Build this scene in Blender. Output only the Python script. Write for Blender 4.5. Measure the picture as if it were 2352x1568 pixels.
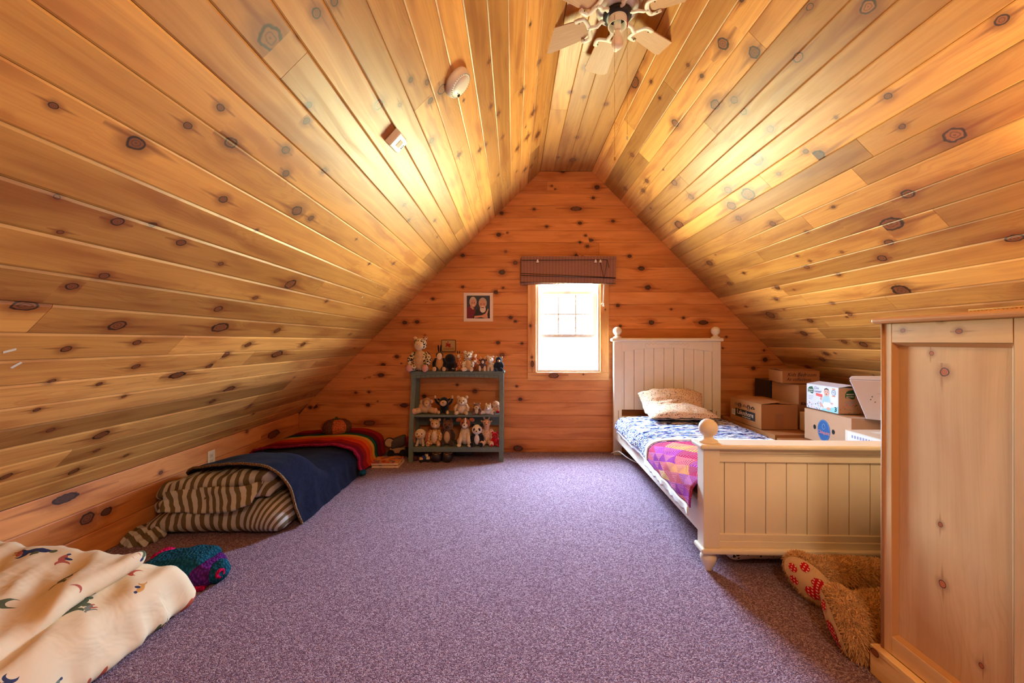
import bpy, bmesh, math, random
from mathutils import Vector, Matrix, noise as mnoise

# ------------------------------------------------------------------ scene, camera, world, light
sc = bpy.context.scene
for _o in list(bpy.data.objects):
    bpy.data.objects.remove(_o, do_unlink=True)
col = sc.collection
FOC, VPX, VPY, CAMZ = 915.0, 1180.0, 784.0, 1.165      # focal length in px of the 2352 px frame
cam_data = bpy.data.cameras.new('camera')
cam_data.sensor_width = 36.0
cam_data.lens = FOC / 2352 * 36.0
cam_data.shift_x = -(VPX - 1176) / 2352
cam_data.clip_start = 0.02
cam = bpy.data.objects.new('camera', cam_data)
cam.location = (0, 0, CAMZ)
cam.rotation_euler = (math.pi / 2, 0, 0)
col.objects.link(cam)
sc.camera = cam

SKY = (0.50, 0.71, 1.0)
GROUND = (1.0, 0.97, 0.52)
SKY_STRENGTH, GROUND_STRENGTH = 285.0, 82.0      # zenith of an overcast sky, sunlit lawn
world = bpy.data.worlds.new('daylight')
sc.world = world
world.use_nodes = True
_nt = world.node_tree
_nt.nodes.clear()
_tc = _nt.nodes.new('ShaderNodeTexCoord')
_sp = _nt.nodes.new('ShaderNodeSeparateXYZ')
_mr = _nt.nodes.new('ShaderNodeMapRange')
_mr.interpolation_type = 'SMOOTHSTEP'
_mr.inputs[1].default_value = -0.03
_mr.inputs[2].default_value = 0.03
_mx = _nt.nodes.new('ShaderNodeMix')
_mx.data_type = 'RGBA'
_mx.inputs[6].default_value = tuple(c * GROUND_STRENGTH for c in GROUND) + (1,)
_mx.inputs[7].default_value = tuple(c * SKY_STRENGTH for c in SKY) + (1,)
_cie = _nt.nodes.new('ShaderNodeMath')          # CIE overcast sky: (1 + 2 sin elevation) / 3
_cie.operation = 'MULTIPLY_ADD'
_cie.use_clamp = False
_cie.inputs[1].default_value, _cie.inputs[2].default_value = 2 / 3, 1 / 3
_sk = _nt.nodes.new('ShaderNodeVectorMath')
_sk.operation = 'SCALE'
_sk.inputs[0].default_value = tuple(c * SKY_STRENGTH for c in SKY)
_bg = _nt.nodes.new('ShaderNodeBackground')
_wo = _nt.nodes.new('ShaderNodeOutputWorld')
_nt.links.new(_tc.outputs['Generated'], _sp.inputs[0])
_nt.links.new(_sp.outputs[2], _cie.inputs[0])
_nt.links.new(_cie.outputs[0], _sk.inputs['Scale'])
_nt.links.new(_sk.outputs[0], _mx.inputs[7])
_nt.links.new(_sp.outputs[2], _mr.inputs[0])
_nt.links.new(_mr.outputs[0], _mx.inputs[0])
_nt.links.new(_mx.outputs[2], _bg.inputs['Color'])
_nt.links.new(_bg.outputs[0], _wo.inputs['Surface'])
world.cycles.sampling_method = 'MANUAL'
world.cycles.sample_map_resolution = 256

sc.cycles.max_bounces = 6
sc.cycles.diffuse_bounces = 4
sc.cycles.glossy_bounces = 3
sc.cycles.caustics_reflective = False
sc.cycles.caustics_refractive = False

sc.view_settings.view_transform = 'Standard'
sc.view_settings.look = 'None'
sc.view_settings.gamma = 1.0
sc.view_settings.use_curve_mapping = False
sc.view_settings.exposure = 0.46

# the room, metres: X right, Y away from the camera, Z up
YB, YF = 4.2, -1.0                   # gable wall in view, gable wall behind the camera
XL, XR = -2.266, 3.367               # knee walls
KNEE, TOP = 0.413, 2.959
XFL, XFR = XL + (TOP - KNEE), XR - (TOP - KNEE)     # flat strip under the ridge
WIN = (0.236, 0.908, 0.844, 1.93)    # window opening x0 x1 z0 z1


def portal(x0, x1, z0, z1, y, facing):
    l = bpy.data.lights.new('window_portal', 'AREA')
    l.shape = 'RECTANGLE'
    l.size, l.size_y = x1 - x0, z1 - z0
    l.cycles.is_portal = True
    o = bpy.data.objects.new('window_portal', l)
    o.location = ((x0 + x1) / 2, y, (z0 + z1) / 2)
    o.rotation_euler = (-math.pi / 2 if facing < 0 else math.pi / 2, 0, 0)
    col.objects.link(o)


portal(*WIN, YB + 0.12, -1)

# ------------------------------------------------------------------ helpers
V = Vector


def pix(px, py, d):
    """point seen at pixel px,py at depth d"""
    return V(((px - VPX) * d / FOC, d, CAMZ - (py - VPY) * d / FOC))


def tag(o, label=None, cat=None, group=None, kind=None):
    if label: o['label'] = label
    if cat: o['category'] = cat
    if group: o['group'] = group
    if kind: o['kind'] = kind
    return o


def thing(name, label, cat, loc=(0, 0, 0), rotz=0.0, group=None):
    o = bpy.data.objects.new(name, None)
    o.empty_display_size = 0.05
    o.location = loc
    o.rotation_euler = (0, 0, rotz)
    col.objects.link(o)
    return tag(o, label, cat, group)


class MB:
    """mesh builder"""
    def __init__(s):
        s.v, s.f, s.uv, s.smooth = [], [], {}, []

    def add(s, verts, faces, smooth=False):
        n = len(s.v)
        s.v += [tuple(p) for p in verts]
        for f in faces:
            s.f.append(tuple(i + n for i in f))
            s.smooth.append(smooth)
        return n

    def box(s, x0, x1, y0, y1, z0, z1):
        s.add([(x0, y0, z0), (x1, y0, z0), (x1, y1, z0), (x0, y1, z0), (x0, y0, z1), (x1, y0, z1), (x1, y1, z1), (x0, y1, z1)],
              [(0, 3, 2, 1), (4, 5, 6, 7), (0, 1, 5, 4), (1, 2, 6, 5), (2, 3, 7, 6), (3, 0, 4, 7)])
        return s

    def hexa(s, p):
        s.add(p, [(0, 3, 2, 1), (4, 5, 6, 7), (0, 1, 5, 4), (1, 2, 6, 5), (2, 3, 7, 6), (3, 0, 4, 7)])
        return s

    def prism(s, poly, axis, a, b):
        """poly: 2D points; axis: 'x','y','z' extrusion"""
        def P(p, t):
            return {'x': (t, p[0], p[1]), 'y': (p[0], t, p[1]), 'z': (p[0], p[1], t)}[axis]
        n = len(poly)
        s.add([P(p, a) for p in poly] + [P(p, b) for p in poly],
              [tuple(range(n))[::-1], tuple(range(n, 2 * n))] + [(i, (i + 1) % n, n + (i + 1) % n, n + i) for i in range(n)])
        return s

    def tube(s, pts, r, n=8, caps=True, smooth=True, flat=None):
        """r: number, list or function of t; flat=(axis vector, factor) squashes the section"""
        pts = [V(p) for p in pts]
        m = len(pts)
        rr = [r(i / (m - 1)) if callable(r) else (r[i] if isinstance(r, (list, tuple)) else r) for i in range(m)]
        vs = []
        up = None
        for i in range(m):
            t = (pts[min(i + 1, m - 1)] - pts[max(i - 1, 0)])
            if t.length < 1e-9: t = V((0, 0, 1))
            t.normalize()
            if up is None:
                up = t.orthogonal().normalized()
            up = (up - t * up.dot(t))
            if up.length < 1e-6: up = t.orthogonal()
            up.normalize()
            sd = t.cross(up)
            for k in range(n):
                a = 2 * math.pi * k / n
                o = (up * math.cos(a) + sd * math.sin(a)) * rr[i]
                if flat:
                    ax = V(flat[0]).normalized()
                    o -= ax * o.dot(ax) * (1 - flat[1])
                vs.append(pts[i] + o)
        fs = [(i * n + k, i * n + (k + 1) % n, (i + 1) * n + (k + 1) % n, (i + 1) * n + k) for i in range(m - 1) for k in range(n)]
        b = s.add(vs, fs, smooth)
        if caps:
            s.f.append(tuple(b + k for k in range(n))[::-1]); s.smooth.append(False)
            s.f.append(tuple(b + (m - 1) * n + k for k in range(n))); s.smooth.append(False)
        return s

    def lathe(s, prof, c=(0, 0, 0), n=20, axis='z', smooth=True):
        """prof: (radius, height) list"""
        vs = []
        for r, h in prof:
            for k in range(n):
                a = 2 * math.pi * k / n
                x, y = r * math.cos(a), r * math.sin(a)
                p = {'z': (x, y, h), 'x': (h, x, y), 'y': (x, h, y)}[axis]
                vs.append((c[0] + p[0], c[1] + p[1], c[2] + p[2]))
        m = len(prof)
        b = s.add(vs, [(i * n + k, i * n + (k + 1) % n, (i + 1) * n + (k + 1) % n, (i + 1) * n + k) for i in range(m - 1) for k in range(n)], smooth)
        for i, flip in ((0, True), (m - 1, False)):
            if prof[i][0] > 1e-4:
                f = tuple(b + i * n + k for k in range(n))
                s.f.append(f[::-1] if flip else f); s.smooth.append(False)
        return s

    def ball(s, c, r, rot=None, nu=14, nv=9, amp=0.0, sc_=6.0):
        c = V(c)
        r = (r, r, r) if isinstance(r, (int, float)) else r
        vs = []
        for j in range(nv + 1):
            ph = math.pi * j / nv
            for i in range(nu):
                th = 2 * math.pi * i / nu
                d = V((math.sin(ph) * math.cos(th), math.sin(ph) * math.sin(th), math.cos(ph)))
                p = V((d.x * r[0], d.y * r[1], d.z * r[2]))
                if rot is not None: p = rot @ p
                p = p + c
                if amp: p += (p - c).normalized() * amp * mnoise.noise(p * sc_)
                vs.append(p)
        s.add(vs, [(j * nu + i, (j + 1) * nu + i, (j + 1) * nu + (i + 1) % nu, j * nu + (i + 1) % nu) for j in range(nv) for i in range(nu)], True)
        return s

    def soft(s, c, h, r, n=(12, 12, 8), disp=None, uvf=None):
        """rounded box: centre c, half sizes h, corner radius r"""
        c = V(c)
        rr = min(r, *[x * 0.999 for x in h])
        def rnd(p):
            q = V([max(-(h[i] - rr), min(h[i] - rr, p[i])) for i in range(3)])
            d = p - q
            if d.length > 1e-9: d = d.normalized() * rr
            return q + d
        # warp the parameter so that corners get enough points
        def par(k, m):
            t = -1 + 2 * k / m
            return math.copysign(abs(t) ** 0.8, t) if m > 4 else t
        idx, vs = {}, []
        N = n
        def vid(i, j, k):
            key = (i, j, k)
            if key not in idx:
                p = rnd(V((par(i, N[0]) * h[0], par(j, N[1]) * h[1], par(k, N[2]) * h[2]))) 
                if disp: p = disp(p)
                idx[key] = len(vs)
                vs.append(p + c)
            return idx[key]
        fs = []
        for i in range(N[0]):
            for j in range(N[1]):
                fs.append((vid(i, j, 0), vid(i, j + 1, 0), vid(i + 1, j + 1, 0), vid(i + 1, j, 0)))
                fs.append((vid(i, j, N[2]), vid(i + 1, j, N[2]), vid(i + 1, j + 1, N[2]), vid(i, j + 1, N[2])))
        for i in range(N[0]):
            for k in range(N[2]):
                fs.append((vid(i, 0, k), vid(i + 1, 0, k), vid(i + 1, 0, k + 1), vid(i, 0, k + 1)))
                fs.append((vid(i, N[1], k), vid(i, N[1], k + 1), vid(i + 1, N[1], k + 1), vid(i + 1, N[1], k)))
        for j in range(N[1]):
            for k in range(N[2]):
                fs.append((vid(0, j, k), vid(0, j, k + 1), vid(0, j + 1, k + 1), vid(0, j + 1, k)))
                fs.append((vid(N[0], j, k), vid(N[0], j + 1, k), vid(N[0], j + 1, k + 1), vid(N[0], j, k + 1)))
        s.add(vs, fs, True)
        return s

    def grid(s, f, nu, nv, uvf=None):
        b = len(s.v)
        vs, uvs = [], []
        for j in range(nv + 1):
            for i in range(nu + 1):
                vs.append(f(i / nu, j / nv))
                uvs.append(uvf(i / nu, j / nv) if uvf else (i / nu, j / nv))
        W = nu + 1
        fs = [(j * W + i, j * W + i + 1, (j + 1) * W + i + 1, (j + 1) * W + i) for j in range(nv) for i in range(nu)]
        s.add(vs, fs, True)
        for k, u in enumerate(uvs): s.uv[b + k] = u
        return s

    def build(s, name, mat, parent=None, bevel=0, solid=0, subsurf=0, smooth=None, loc=None, rot=None, vuv=None, **tags):
        me = bpy.data.meshes.new(name)
        me.from_pydata(s.v, [], s.f)
        sm = s.smooth if smooth is None else [smooth] * len(s.f)
        me.polygons.foreach_set('use_smooth', sm)
        if vuv is not None or s.uv:
            l = me.uv_layers.new(name='UVMap')
            for lp in me.loops:
                l.data[lp.index].uv = vuv(me.vertices[lp.vertex_index].co) if vuv else s.uv.get(lp.vertex_index, (0, 0))
        me.validate()
        bm = bmesh.new(); bm.from_mesh(me)
        if not s.uv or vuv: bmesh.ops.recalc_face_normals(bm, faces=bm.faces)
        bm.to_mesh(me); bm.free()
        if mat: me.materials.append(mat)
        o = bpy.data.objects.new(name, me)
        col.objects.link(o)
        if parent: o.parent = parent
        if loc: o.location = loc
        if rot: o.rotation_euler = rot
        if solid:
            m = o.modifiers.new('solid', 'SOLIDIFY'); m.thickness = solid; m.offset = -1
        if subsurf:
            m = o.modifiers.new('sub', 'SUBSURF'); m.levels = m.render_levels = subsurf
        if bevel:
            m = o.modifiers.new('bevel', 'BEVEL'); m.width = bevel; m.segments = 2; m.limit_method = 'ANGLE'
        return tag(o, **tags) if tags else o


def spline(pts, t):
    """Catmull-Rom through a list of tuples, t in 0..1"""
    n = len(pts) - 1
    x = min(max(t, 0), 1) * n
    i = min(int(x), n - 1)
    f = x - i
    p = [pts[max(i - 1, 0)], pts[i], pts[i + 1], pts[min(i + 2, n)]]
    return tuple(0.5 * (2 * b + (c - a) * f + (2 * a - 5 * b + 4 * c - d) * f * f + (3 * b - a - 3 * c + d) * f ** 3) for a, b, c, d in zip(*p))


def sm01(x, a, b):
    t = min(max((x - a) / (b - a), 0), 1)
    return t * t * (3 - 2 * t)


def nz(x, y, z=0.0):
    return mnoise.noise(V((x, y, z)))


def text_mesh(name, body, size, mat, parent, loc, rot, depth=0.0004, align='CENTER', shear=0.0, sx=1.0, weight=0.0):
    cu = bpy.data.curves.new(name, 'FONT')
    cu.body, cu.size, cu.align_x, cu.align_y, cu.extrude, cu.shear = body, size, align, 'CENTER', depth, shear
    cu.offset = weight
    cu.resolution_u = 2
    tmp = bpy.data.objects.new(name, cu)
    col.objects.link(tmp)
    me = bpy.data.meshes.new_from_object(tmp.evaluated_get(bpy.context.evaluated_depsgraph_get()))
    bpy.data.objects.remove(tmp, do_unlink=True)
    me.name = name
    me.materials.clear(); me.materials.append(mat)
    o = bpy.data.objects.new(name, me)
    col.objects.link(o)
    o.parent = parent; o.location = loc; o.rotation_euler = rot; o.scale = (sx, 1, 1)
    return o


# ------------------------------------------------------------------ materials
class NT:
    def __init__(s, name, rough=0.6, spec=0.3):
        s.mat = bpy.data.materials.new(name)
        s.mat.use_nodes = True
        s.t = s.mat.node_tree
        s.b = s.t.nodes['Principled BSDF']
        s.b.inputs['Roughness'].default_value = rough
        s.b.inputs['Specular IOR Level'].default_value = spec

    def node(s, typ, ins=None, **props):
        n = s.t.nodes.new(typ)
        for k, v in props.items(): setattr(n, k, v)
        for k, v in (ins or {}).items(): s.put(n.inputs[k], v)
        return n

    def put(s, sock, v):
        if isinstance(v, bpy.types.NodeSocket): s.t.links.new(v, sock)
        else:
            if hasattr(sock.default_value, '__len__') and not isinstance(v, (int, float)):
                v = tuple(v)
                if len(sock.default_value) == 4 and len(v) == 3: v += (1,)
            sock.default_value = v

    def m(s, op, a, b=None, c=None, clamp=False):
        n = s.node('ShaderNodeMath', operation=op, use_clamp=clamp)
        for i, x in enumerate((a, b, c)):
            if x is not None: s.put(n.inputs[i], x)
        return n.outputs[0]

    def mix(s, f, a, b, typ='MIX'):
        n = s.node('ShaderNodeMix', data_type='RGBA', blend_type=typ)
        s.put(n.inputs[0], f); s.put(n.inputs[6], a); s.put(n.inputs[7], b)
        return n.outputs[2]

    def step(s, x, a, b, to0=0.0, to1=1.0):
        n = s.node('ShaderNodeMapRange', interpolation_type='SMOOTHSTEP')
        for i, v in enumerate((x, a, b, to0, to1)): s.put(n.inputs[i], v)
        return n.outputs[0]

    def ramp(s, x, stops, const=False):
        n = s.node('ShaderNodeValToRGB')
        cr = n.color_ramp
        if const: cr.interpolation = 'CONSTANT'
        while len(cr.elements) < len(stops): cr.elements.new(0.5)
        for e, (p, c) in zip(cr.elements, stops): e.position = p; e.color = tuple(c) + (1,)
        s.put(n.inputs[0], x)
        return n.outputs[0]

    def noise(s, vec, scale=5.0, detail=2.0, rough=0.5, dist=0.0, dims='3D'):
        n = s.node('ShaderNodeTexNoise', {'Scale': scale, 'Detail': detail, 'Roughness': rough, 'Distortion': dist}, noise_dimensions=dims)
        if vec is not None: s.put(n.inputs['Vector'], vec)
        return n.outputs[0]

    def vor(s, vec, scale=5.0, feature='F1', rnd=1.0, dims='3D', metric='EUCLIDEAN'):
        n = s.node('ShaderNodeTexVoronoi', {'Scale': scale, 'Randomness': rnd}, feature=feature, voronoi_dimensions=dims, distance=metric)
        if vec is not None: s.put(n.inputs['Vector'], vec)
        return n

    def obj(s): return s.node('ShaderNodeTexCoord').outputs['Object']
    def uv(s, name='UVMap'): return s.node('ShaderNodeUVMap', uv_map=name).outputs[0]
    def sep(s, v):
        n = s.node('ShaderNodeSeparateXYZ', {0: v}); return n.outputs
    def comb(s, x=0.0, y=0.0, z=0.0):
        return s.node('ShaderNodeCombineXYZ', {0: x, 1: y, 2: z}).outputs[0]
    def color(s, c): s.put(s.b.inputs['Base Color'], c); return s
    def bump(s, h, strength=0.3, dist=0.002):
        n = s.node('ShaderNodeBump', {'Strength': strength, 'Distance': dist, 'Height': h})
        s.t.links.new(n.outputs[0], s.b.inputs['Normal']); return s


def srgb(r, g, b):
    f = lambda c: c / 12.92 if c <= 0.04045 else ((c + 0.055) / 1.055) ** 2.4
    return (f(r / 255), f(g / 255), f(b / 255))


def plain(name, c, rough=0.6, spec=0.3, metal=0.0, var=0.06, vs=30.0, bump=0.0):
    w = NT(name, rough, spec)
    if var:
        n = w.noise(w.obj(), vs, 3.0)
        w.color(w.mix(n, tuple(x * (1 - var * 2) for x in c), tuple(min(1, x * (1 + var)) for x in c)))
        if bump: w.bump(n, bump, 0.003)
    else:
        w.color(c)
    w.b.inputs['Metallic'].default_value = metal
    return w.mat


def fuzzy(name, c, var=0.18, scale=260.0, bump=0.6):
    w = NT(name, 0.95, 0.05)
    o = w.obj()
    n = w.noise(o, scale, 3.0, 0.6)
    n2 = w.noise(o, 35.0, 2.0)
    f = w.m('ADD', w.m('MULTIPLY', n, 0.6), w.m('MULTIPLY', n2, 0.4))
    w.color(w.mix(w.step(f, 0.3, 0.7), tuple(x * (1 - var * 1.6) for x in c), tuple(min(1, x * (1 + var)) for x in c)))
    w.bump(n, bump, 0.004)
    w.b.inputs['Sheen Weight'].default_value = 0.25
    return w.mat


def wood(name, light, dark, red, knot, rough=0.38, tintvar=0.35, coat=0.0):
    """pine board: UV 'wood' (metres), UV 'kuv' (metres from the nearest knot), face colour 'kp' (radius, elongation, kind, tint)"""
    w = NT(name, rough, 0.34)
    wu = w.sep(w.uv('wood')); ku = w.sep(w.uv('kuv'))
    at = w.node('ShaderNodeAttribute', attribute_name='kp', attribute_type='GEOMETRY')
    kp = w.node('ShaderNodeSeparateColor', {0: at.outputs['Color']}).outputs
    R = w.m('MAXIMUM', kp[0], 0.0005); el, kind, tint = kp[1], kp[2], at.outputs['Alpha']
    u, v = wu[0], wu[1]
    kn = w.noise(w.comb(u, v, 3.0), 42.0, 1.0)
    wob = w.m('MULTIPLY', w.m('SUBTRACT', kn, 0.5), 0.55)
    a = w.m('DIVIDE', ku[0], w.m('MULTIPLY', R, el)); b = w.m('DIVIDE', ku[1], R)
    rk = w.m('ADD', w.m('SQRT', w.m('ADD', w.m('MULTIPLY', a, a), w.m('MULTIPLY', b, b))), wob)
    # grain lines flow round the knot
    a2 = w.m('DIVIDE', a, 2.0)
    r2 = w.m('MAXIMUM', w.m('ADD', w.m('MULTIPLY', a2, a2), w.m('MULTIPLY', b, b)), 0.8)
    psi = w.m('SUBTRACT', v, w.m('DIVIDE', w.m('MULTIPLY', ku[1], 1.1), r2))
    warp = w.noise(w.comb(w.m('MULTIPLY', u, 1.5), w.m('MULTIPLY', v, 5.0), tint), 1.0, 1.0)
    psi = w.m('ADD', psi, w.m('MULTIPLY', w.m('SUBTRACT', warp, 0.5), 0.07))
    fine = w.noise(w.comb(w.m('MULTIPLY', u, 3.5), w.m('MULTIPLY', psi, 330.0), tint), 1.0, 1.0, 0.6)
    band = w.noise(w.comb(w.m('MULTIPLY', u, 0.7), w.m('MULTIPLY', psi, 34.0), w.m('MULTIPLY', tint, 7.0)), 1.0, 2.0, 0.6)
    broad = w.noise(w.comb(w.m('MULTIPLY', u, 2.2), w.m('MULTIPLY', psi, 11.0), w.m('ADD', tint, 4.0)), 1.0, 2.0)
    # cathedral figure: contour lines of a slow hill
    ringp = w.m('SINE', w.m('MULTIPLY', w.m('ADD', w.m('MULTIPLY', broad, 0.22), psi), 330.0))
    ring = w.m('MULTIPLY', w.step(ringp, 0.1, 1.0), w.step(warp, 0.44, 0.62))
    g = w.m('ADD', w.m('ADD', w.m('MULTIPLY', w.step(fine, 0.32, 0.72), 0.22), w.m('MULTIPLY', w.step(band, 0.36, 0.68), 0.5)), w.m('MULTIPLY', ring, 0.30))
    c = w.mix(g, light, dark)
    c = w.mix(w.m('MULTIPLY', w.step(broad, 0.50, 0.72), 0.55), c, red)
    c = w.mix(w.m('MULTIPLY', w.step(broad, 0.46, 0.30), 0.35), c, tuple(min(1, x * 1.22) for x in light))
    tv = w.m('ADD', 1.0 - tintvar * 0.5, w.m('MULTIPLY', tint, tintvar))
    c = w.mix(1.0, c, w.node('ShaderNodeCombineColor', {0: tv, 1: w.m('MULTIPLY', tv, w.m('ADD', 0.93, w.m('MULTIPLY', tint, 0.09))), 2: w.m('MULTIPLY', tv, w.m('ADD', 0.85, w.m('MULTIPLY', tint, 0.2)))}).outputs[0], 'MULTIPLY')
    # resin streak, halo, rim and heart of the knot
    halo = w.m('MULTIPLY', w.step(rk, 3.0, 1.0), 0.6)
    bb = w.m('ADD', b, w.m('MULTIPLY', w.m('SUBTRACT', warp, 0.5), 3.0))
    taper = w.step(w.m('ABSOLUTE', a), 8.0, 0.5)
    streak = w.m('MULTIPLY', w.m('MULTIPLY', w.step(w.m('ABSOLUTE', bb), w.m('MULTIPLY', taper, 0.8), 0.0), taper), 0.85)
    c = w.mix(w.m('MAXIMUM', halo, streak), c, (red[0] * 0.66, red[1] * 0.5, red[2] * 0.4))
    heart = w.mix(w.step(w.m('SINE', w.m('MULTIPLY', rk, 17.0)), -0.2, 1.0), tuple(min(1, x * 7.0) for x in knot), tuple(x * 3.4 for x in knot))
    heart = w.mix(kind, heart, tuple(x * 1.4 for x in knot))
    c = w.mix(w.step(rk, 1.10, 0.88), c, heart)
    rim = w.m('MULTIPLY', w.step(rk, 0.72, 0.90), w.step(rk, 1.14, 0.98))
    c = w.mix(w.m('MULTIPLY', rim, 0.92), c, tuple(x * 0.6 for x in knot))
    w.color(c)
    w.bump(w.m('ADD', g, w.m('MULTIPLY', fine, 0.4)), 0.10, 0.001)
    w.put(w.b.inputs['Roughness'], w.m('ADD', rough - 0.06, w.m('MULTIPLY', g, 0.14)))
    w.b.inputs['Coat Weight'].default_value = coat
    w.b.inputs['Coat Roughness'].default_value = 0.38
    return w.mat


M = {}
M['pine'] = wood('varnished_pine', srgb(212, 156, 84), srgb(184, 120, 58), srgb(150, 80, 32), srgb(62, 32, 14), 0.45, 0.75, 0.08)
M['pine_wall'] = wood('gable_pine', srgb(216, 144, 80), srgb(196, 118, 58), srgb(166, 84, 36), srgb(58, 30, 16), 0.5, 0.25, 0.1)
M['pine_trim'] = wood('casing_pine', srgb(226, 170, 108), srgb(208, 146, 84), srgb(192, 116, 60), srgb(62, 36, 20), 0.42, 0.2, 0.15)
M['pine_pale'] = wood('dresser_pine', srgb(230, 198, 142), srgb(216, 176, 114), srgb(206, 160, 98), srgb(92, 48, 18), 0.42, 0.15, 0.2)


def carpet():
    w = NT('mauve_carpet', 0.97, 0.02)
    o = w.obj()
    n = w.noise(o, 330.0, 2.0, 0.7)
    v = w.vor(o, 210.0)
    n2 = w.noise(o, 1.6, 3.0)
    f = w.m('ADD', w.m('MULTIPLY', n, 0.75), w.m('MULTIPLY', w.node('ShaderNodeSeparateColor', {0: v.outputs['Color']}).outputs[0], 0.25))
    c = w.ramp(f, [(0.30, srgb(76, 52, 64)), (0.46, srgb(130, 102, 120)), (0.58, srgb(168, 140, 156)), (0.70, srgb(224, 206, 214))])
    c = w.mix(w.m('MULTIPLY', n2, 0.18), c, srgb(130, 98, 104))
    w.color(c)
    w.bump(w.m('SUBTRACT', n, v.outputs['Distance']), 0.8, 0.006)
    return w.mat


M['carpet'] = carpet()
M['board_back'] = plain('sheathing', srgb(120, 78, 44), 0.9)
M['white_vinyl'] = plain('white_vinyl', srgb(240, 238, 230), 0.35, 0.5, var=0.02)
M['cream_paint'] = plain('cream_paint', srgb(238, 226, 202), 0.36, 0.45, var=0.03, vs=12)
M['white'] = plain('white_plastic', srgb(238, 232, 222), 0.4, 0.45, var=0.02)
M['black'] = plain('black', srgb(24, 22, 22), 0.6)
M['dark'] = plain('dark_slot', srgb(30, 24, 20), 0.8)
M['chrome'] = plain('brushed_steel', srgb(205, 205, 205), 0.25, 0.5, 1.0, 0.03)
M['brass'] = plain('brass', srgb(190, 140, 70), 0.3, 0.5, 1.0, 0.05)


def glass_mat():
    w = NT('window_glass')
    t = w.t
    tr = w.node('ShaderNodeBsdfTransparent', {0: (0.97, 0.99, 0.98)})
    gl = w.node('ShaderNodeBsdfGlossy', {'Roughness': 0.02})
    mx = w.node('ShaderNodeMixShader', {0: 0.06})
    t.links.new(tr.outputs[0], mx.inputs[1]); t.links.new(gl.outputs[0], mx.inputs[2])
    t.links.new(mx.outputs[0], t.nodes['Material Output'].inputs['Surface'])
    return w.mat


M['glass'] = glass_mat()
# ------------------------------------------------------------------ the room
R2 = math.sqrt(0.5)
PLANES = {   # origin, along, across, inward normal
    'L': (V((XL, 0, KNEE)), V((0, 1, 0)), V((R2, 0, R2)), V((R2, 0, -R2))),
    'R': (V((XR, 0, KNEE)), V((0, 1, 0)), V((-R2, 0, R2)), V((-R2, 0, -R2))),
    'T': (V((XFL, 0, TOP)), V((0, 1, 0)), V((1, 0, 0)), V((0, 0, -1))),
    'B': (V((0, YB, 0)), V((1, 0, 0)), V((0, 0, 1)), V((0, -1, 0))),
    'KL': (V((XL, 0, 0)), V((0, 1, 0)), V((0, 0, 1)), V((1, 0, 0))),
    'KR': (V((XR, 0, 0)), V((0, 1, 0)), V((0, 0, 1)), V((-1, 0, 0))),
    'D': (V((1.293, 0, 0)), V((0, 0, 1)), V((0, 1, 0)), V((-1, 0, 0))),
}


def on_plane(px, py, pl):
    """the board coordinates (along, across, depth) of a pixel on one of the room's planes"""
    o, eu, ev, en = PLANES[pl]
    d = V(((px - VPX) / FOC, 1, -(py - VPY) / FOC))
    c = V((0, 0, CAMZ))
    t = (o - c).dot(en) / d.dot(en)
    p = c + d * t - o
    return p.dot(eu), p.dot(ev), t


def knots_at(pl, zx, zy, zs, rows):
    out = []
    for r in rows:
        x, y, s = r[:3]
        el = r[3] if len(r) > 3 else 1.25
        kd = r[4] if len(r) > 4 else (0.9 if pl in 'B' else 0.35)
        u, v, t = on_plane(zx + x / zs, zy + y / zs, pl)
        k_ = 0.5 if pl in ('B', 'D', 'KL') else 0.62
        out.append((u, v, min(max(k_ * s / zs * t / FOC, 0.006), 0.045), el, kd))
    return out


KN = {k: [] for k in PLANES}
KN['B'] += knots_at('B', 1000, 380, 3.267, [
    (957, 45, 22), (1212, 163, 30), (1185, 243, 18), (1055, 325, 30, 2.6, .5), (740, 328, 17), (742, 370, 22), (497, 357, 24), (1085, 432, 22),
    (1333, 417, 20), (835, 458, 17), (475, 520, 26), (1127, 525, 15), (1163, 560, 22, 2), (1085, 576, 16), (1140, 606, 20), (543, 592, 15), (527, 645, 15, 1.1, .2),
    (1060, 650, 18, 1.1, .1), (1058, 672, 22), (1460, 622, 14), (1457, 680, 22), (1463, 714, 20), (205, 675, 24), (600, 730, 26, 1.2, .5), (500, 800, 34, 1.4),
    (1545, 772, 30, 1.6), (1595, 915, 34), (205, 910, 18), (455, 950, 28), (507, 918, 14), (1370, 1050, 22), (1770, 1078, 12), (1622, 1177, 32), (1865, 1183, 24),
    (1862, 1143, 16), (2010, 1178, 32, 2.1, .7), (2183, 1248, 13), (2183, 1286, 13), (1388, 1205, 16), (600, 1168, 18), (565, 1140, 22), (470, 1330, 22), (650, 1335, 16),
    (500, 1420, 26, 1.3, .1), (2155, 1370, 12)])
KN['B'] += knots_at('B', 560, 560, 3.015, [
    (1310, 380, 16), (1200, 540, 22), (1115, 545, 24), (1060, 780, 22), (965, 838, 22), (950, 908, 26, 1.6), (870, 938, 22), (790, 1083, 26), (490, 1123, 30),
    (460, 1132, 20), (860, 1115, 20), (775, 1030, 13), (867, 1025, 14), (1250, 1055, 24), (1478, 975, 14), (1600, 1020, 24, 1.2, .5), (1612, 1062, 16), (1915, 1075, 22),
    (1110, 1118, 28, 1.8), (1890, 985, 13), (870, 1240, 34, 2.2, .4)])
KN['B'] += knots_at('B', 1500, 450, 3.825, [(985, 1437, 34), (882, 1512, 28), (975, 1355, 14), (612, 1335, 12), (645, 1238, 12)])
KN['B'] += knots_at('B', 900, 900, 7.35, [(210, 220, 70, 1.7), (2180, 110, 50, 1.2, .2), (2130, 950, 90, 1.8, .6)])
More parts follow.
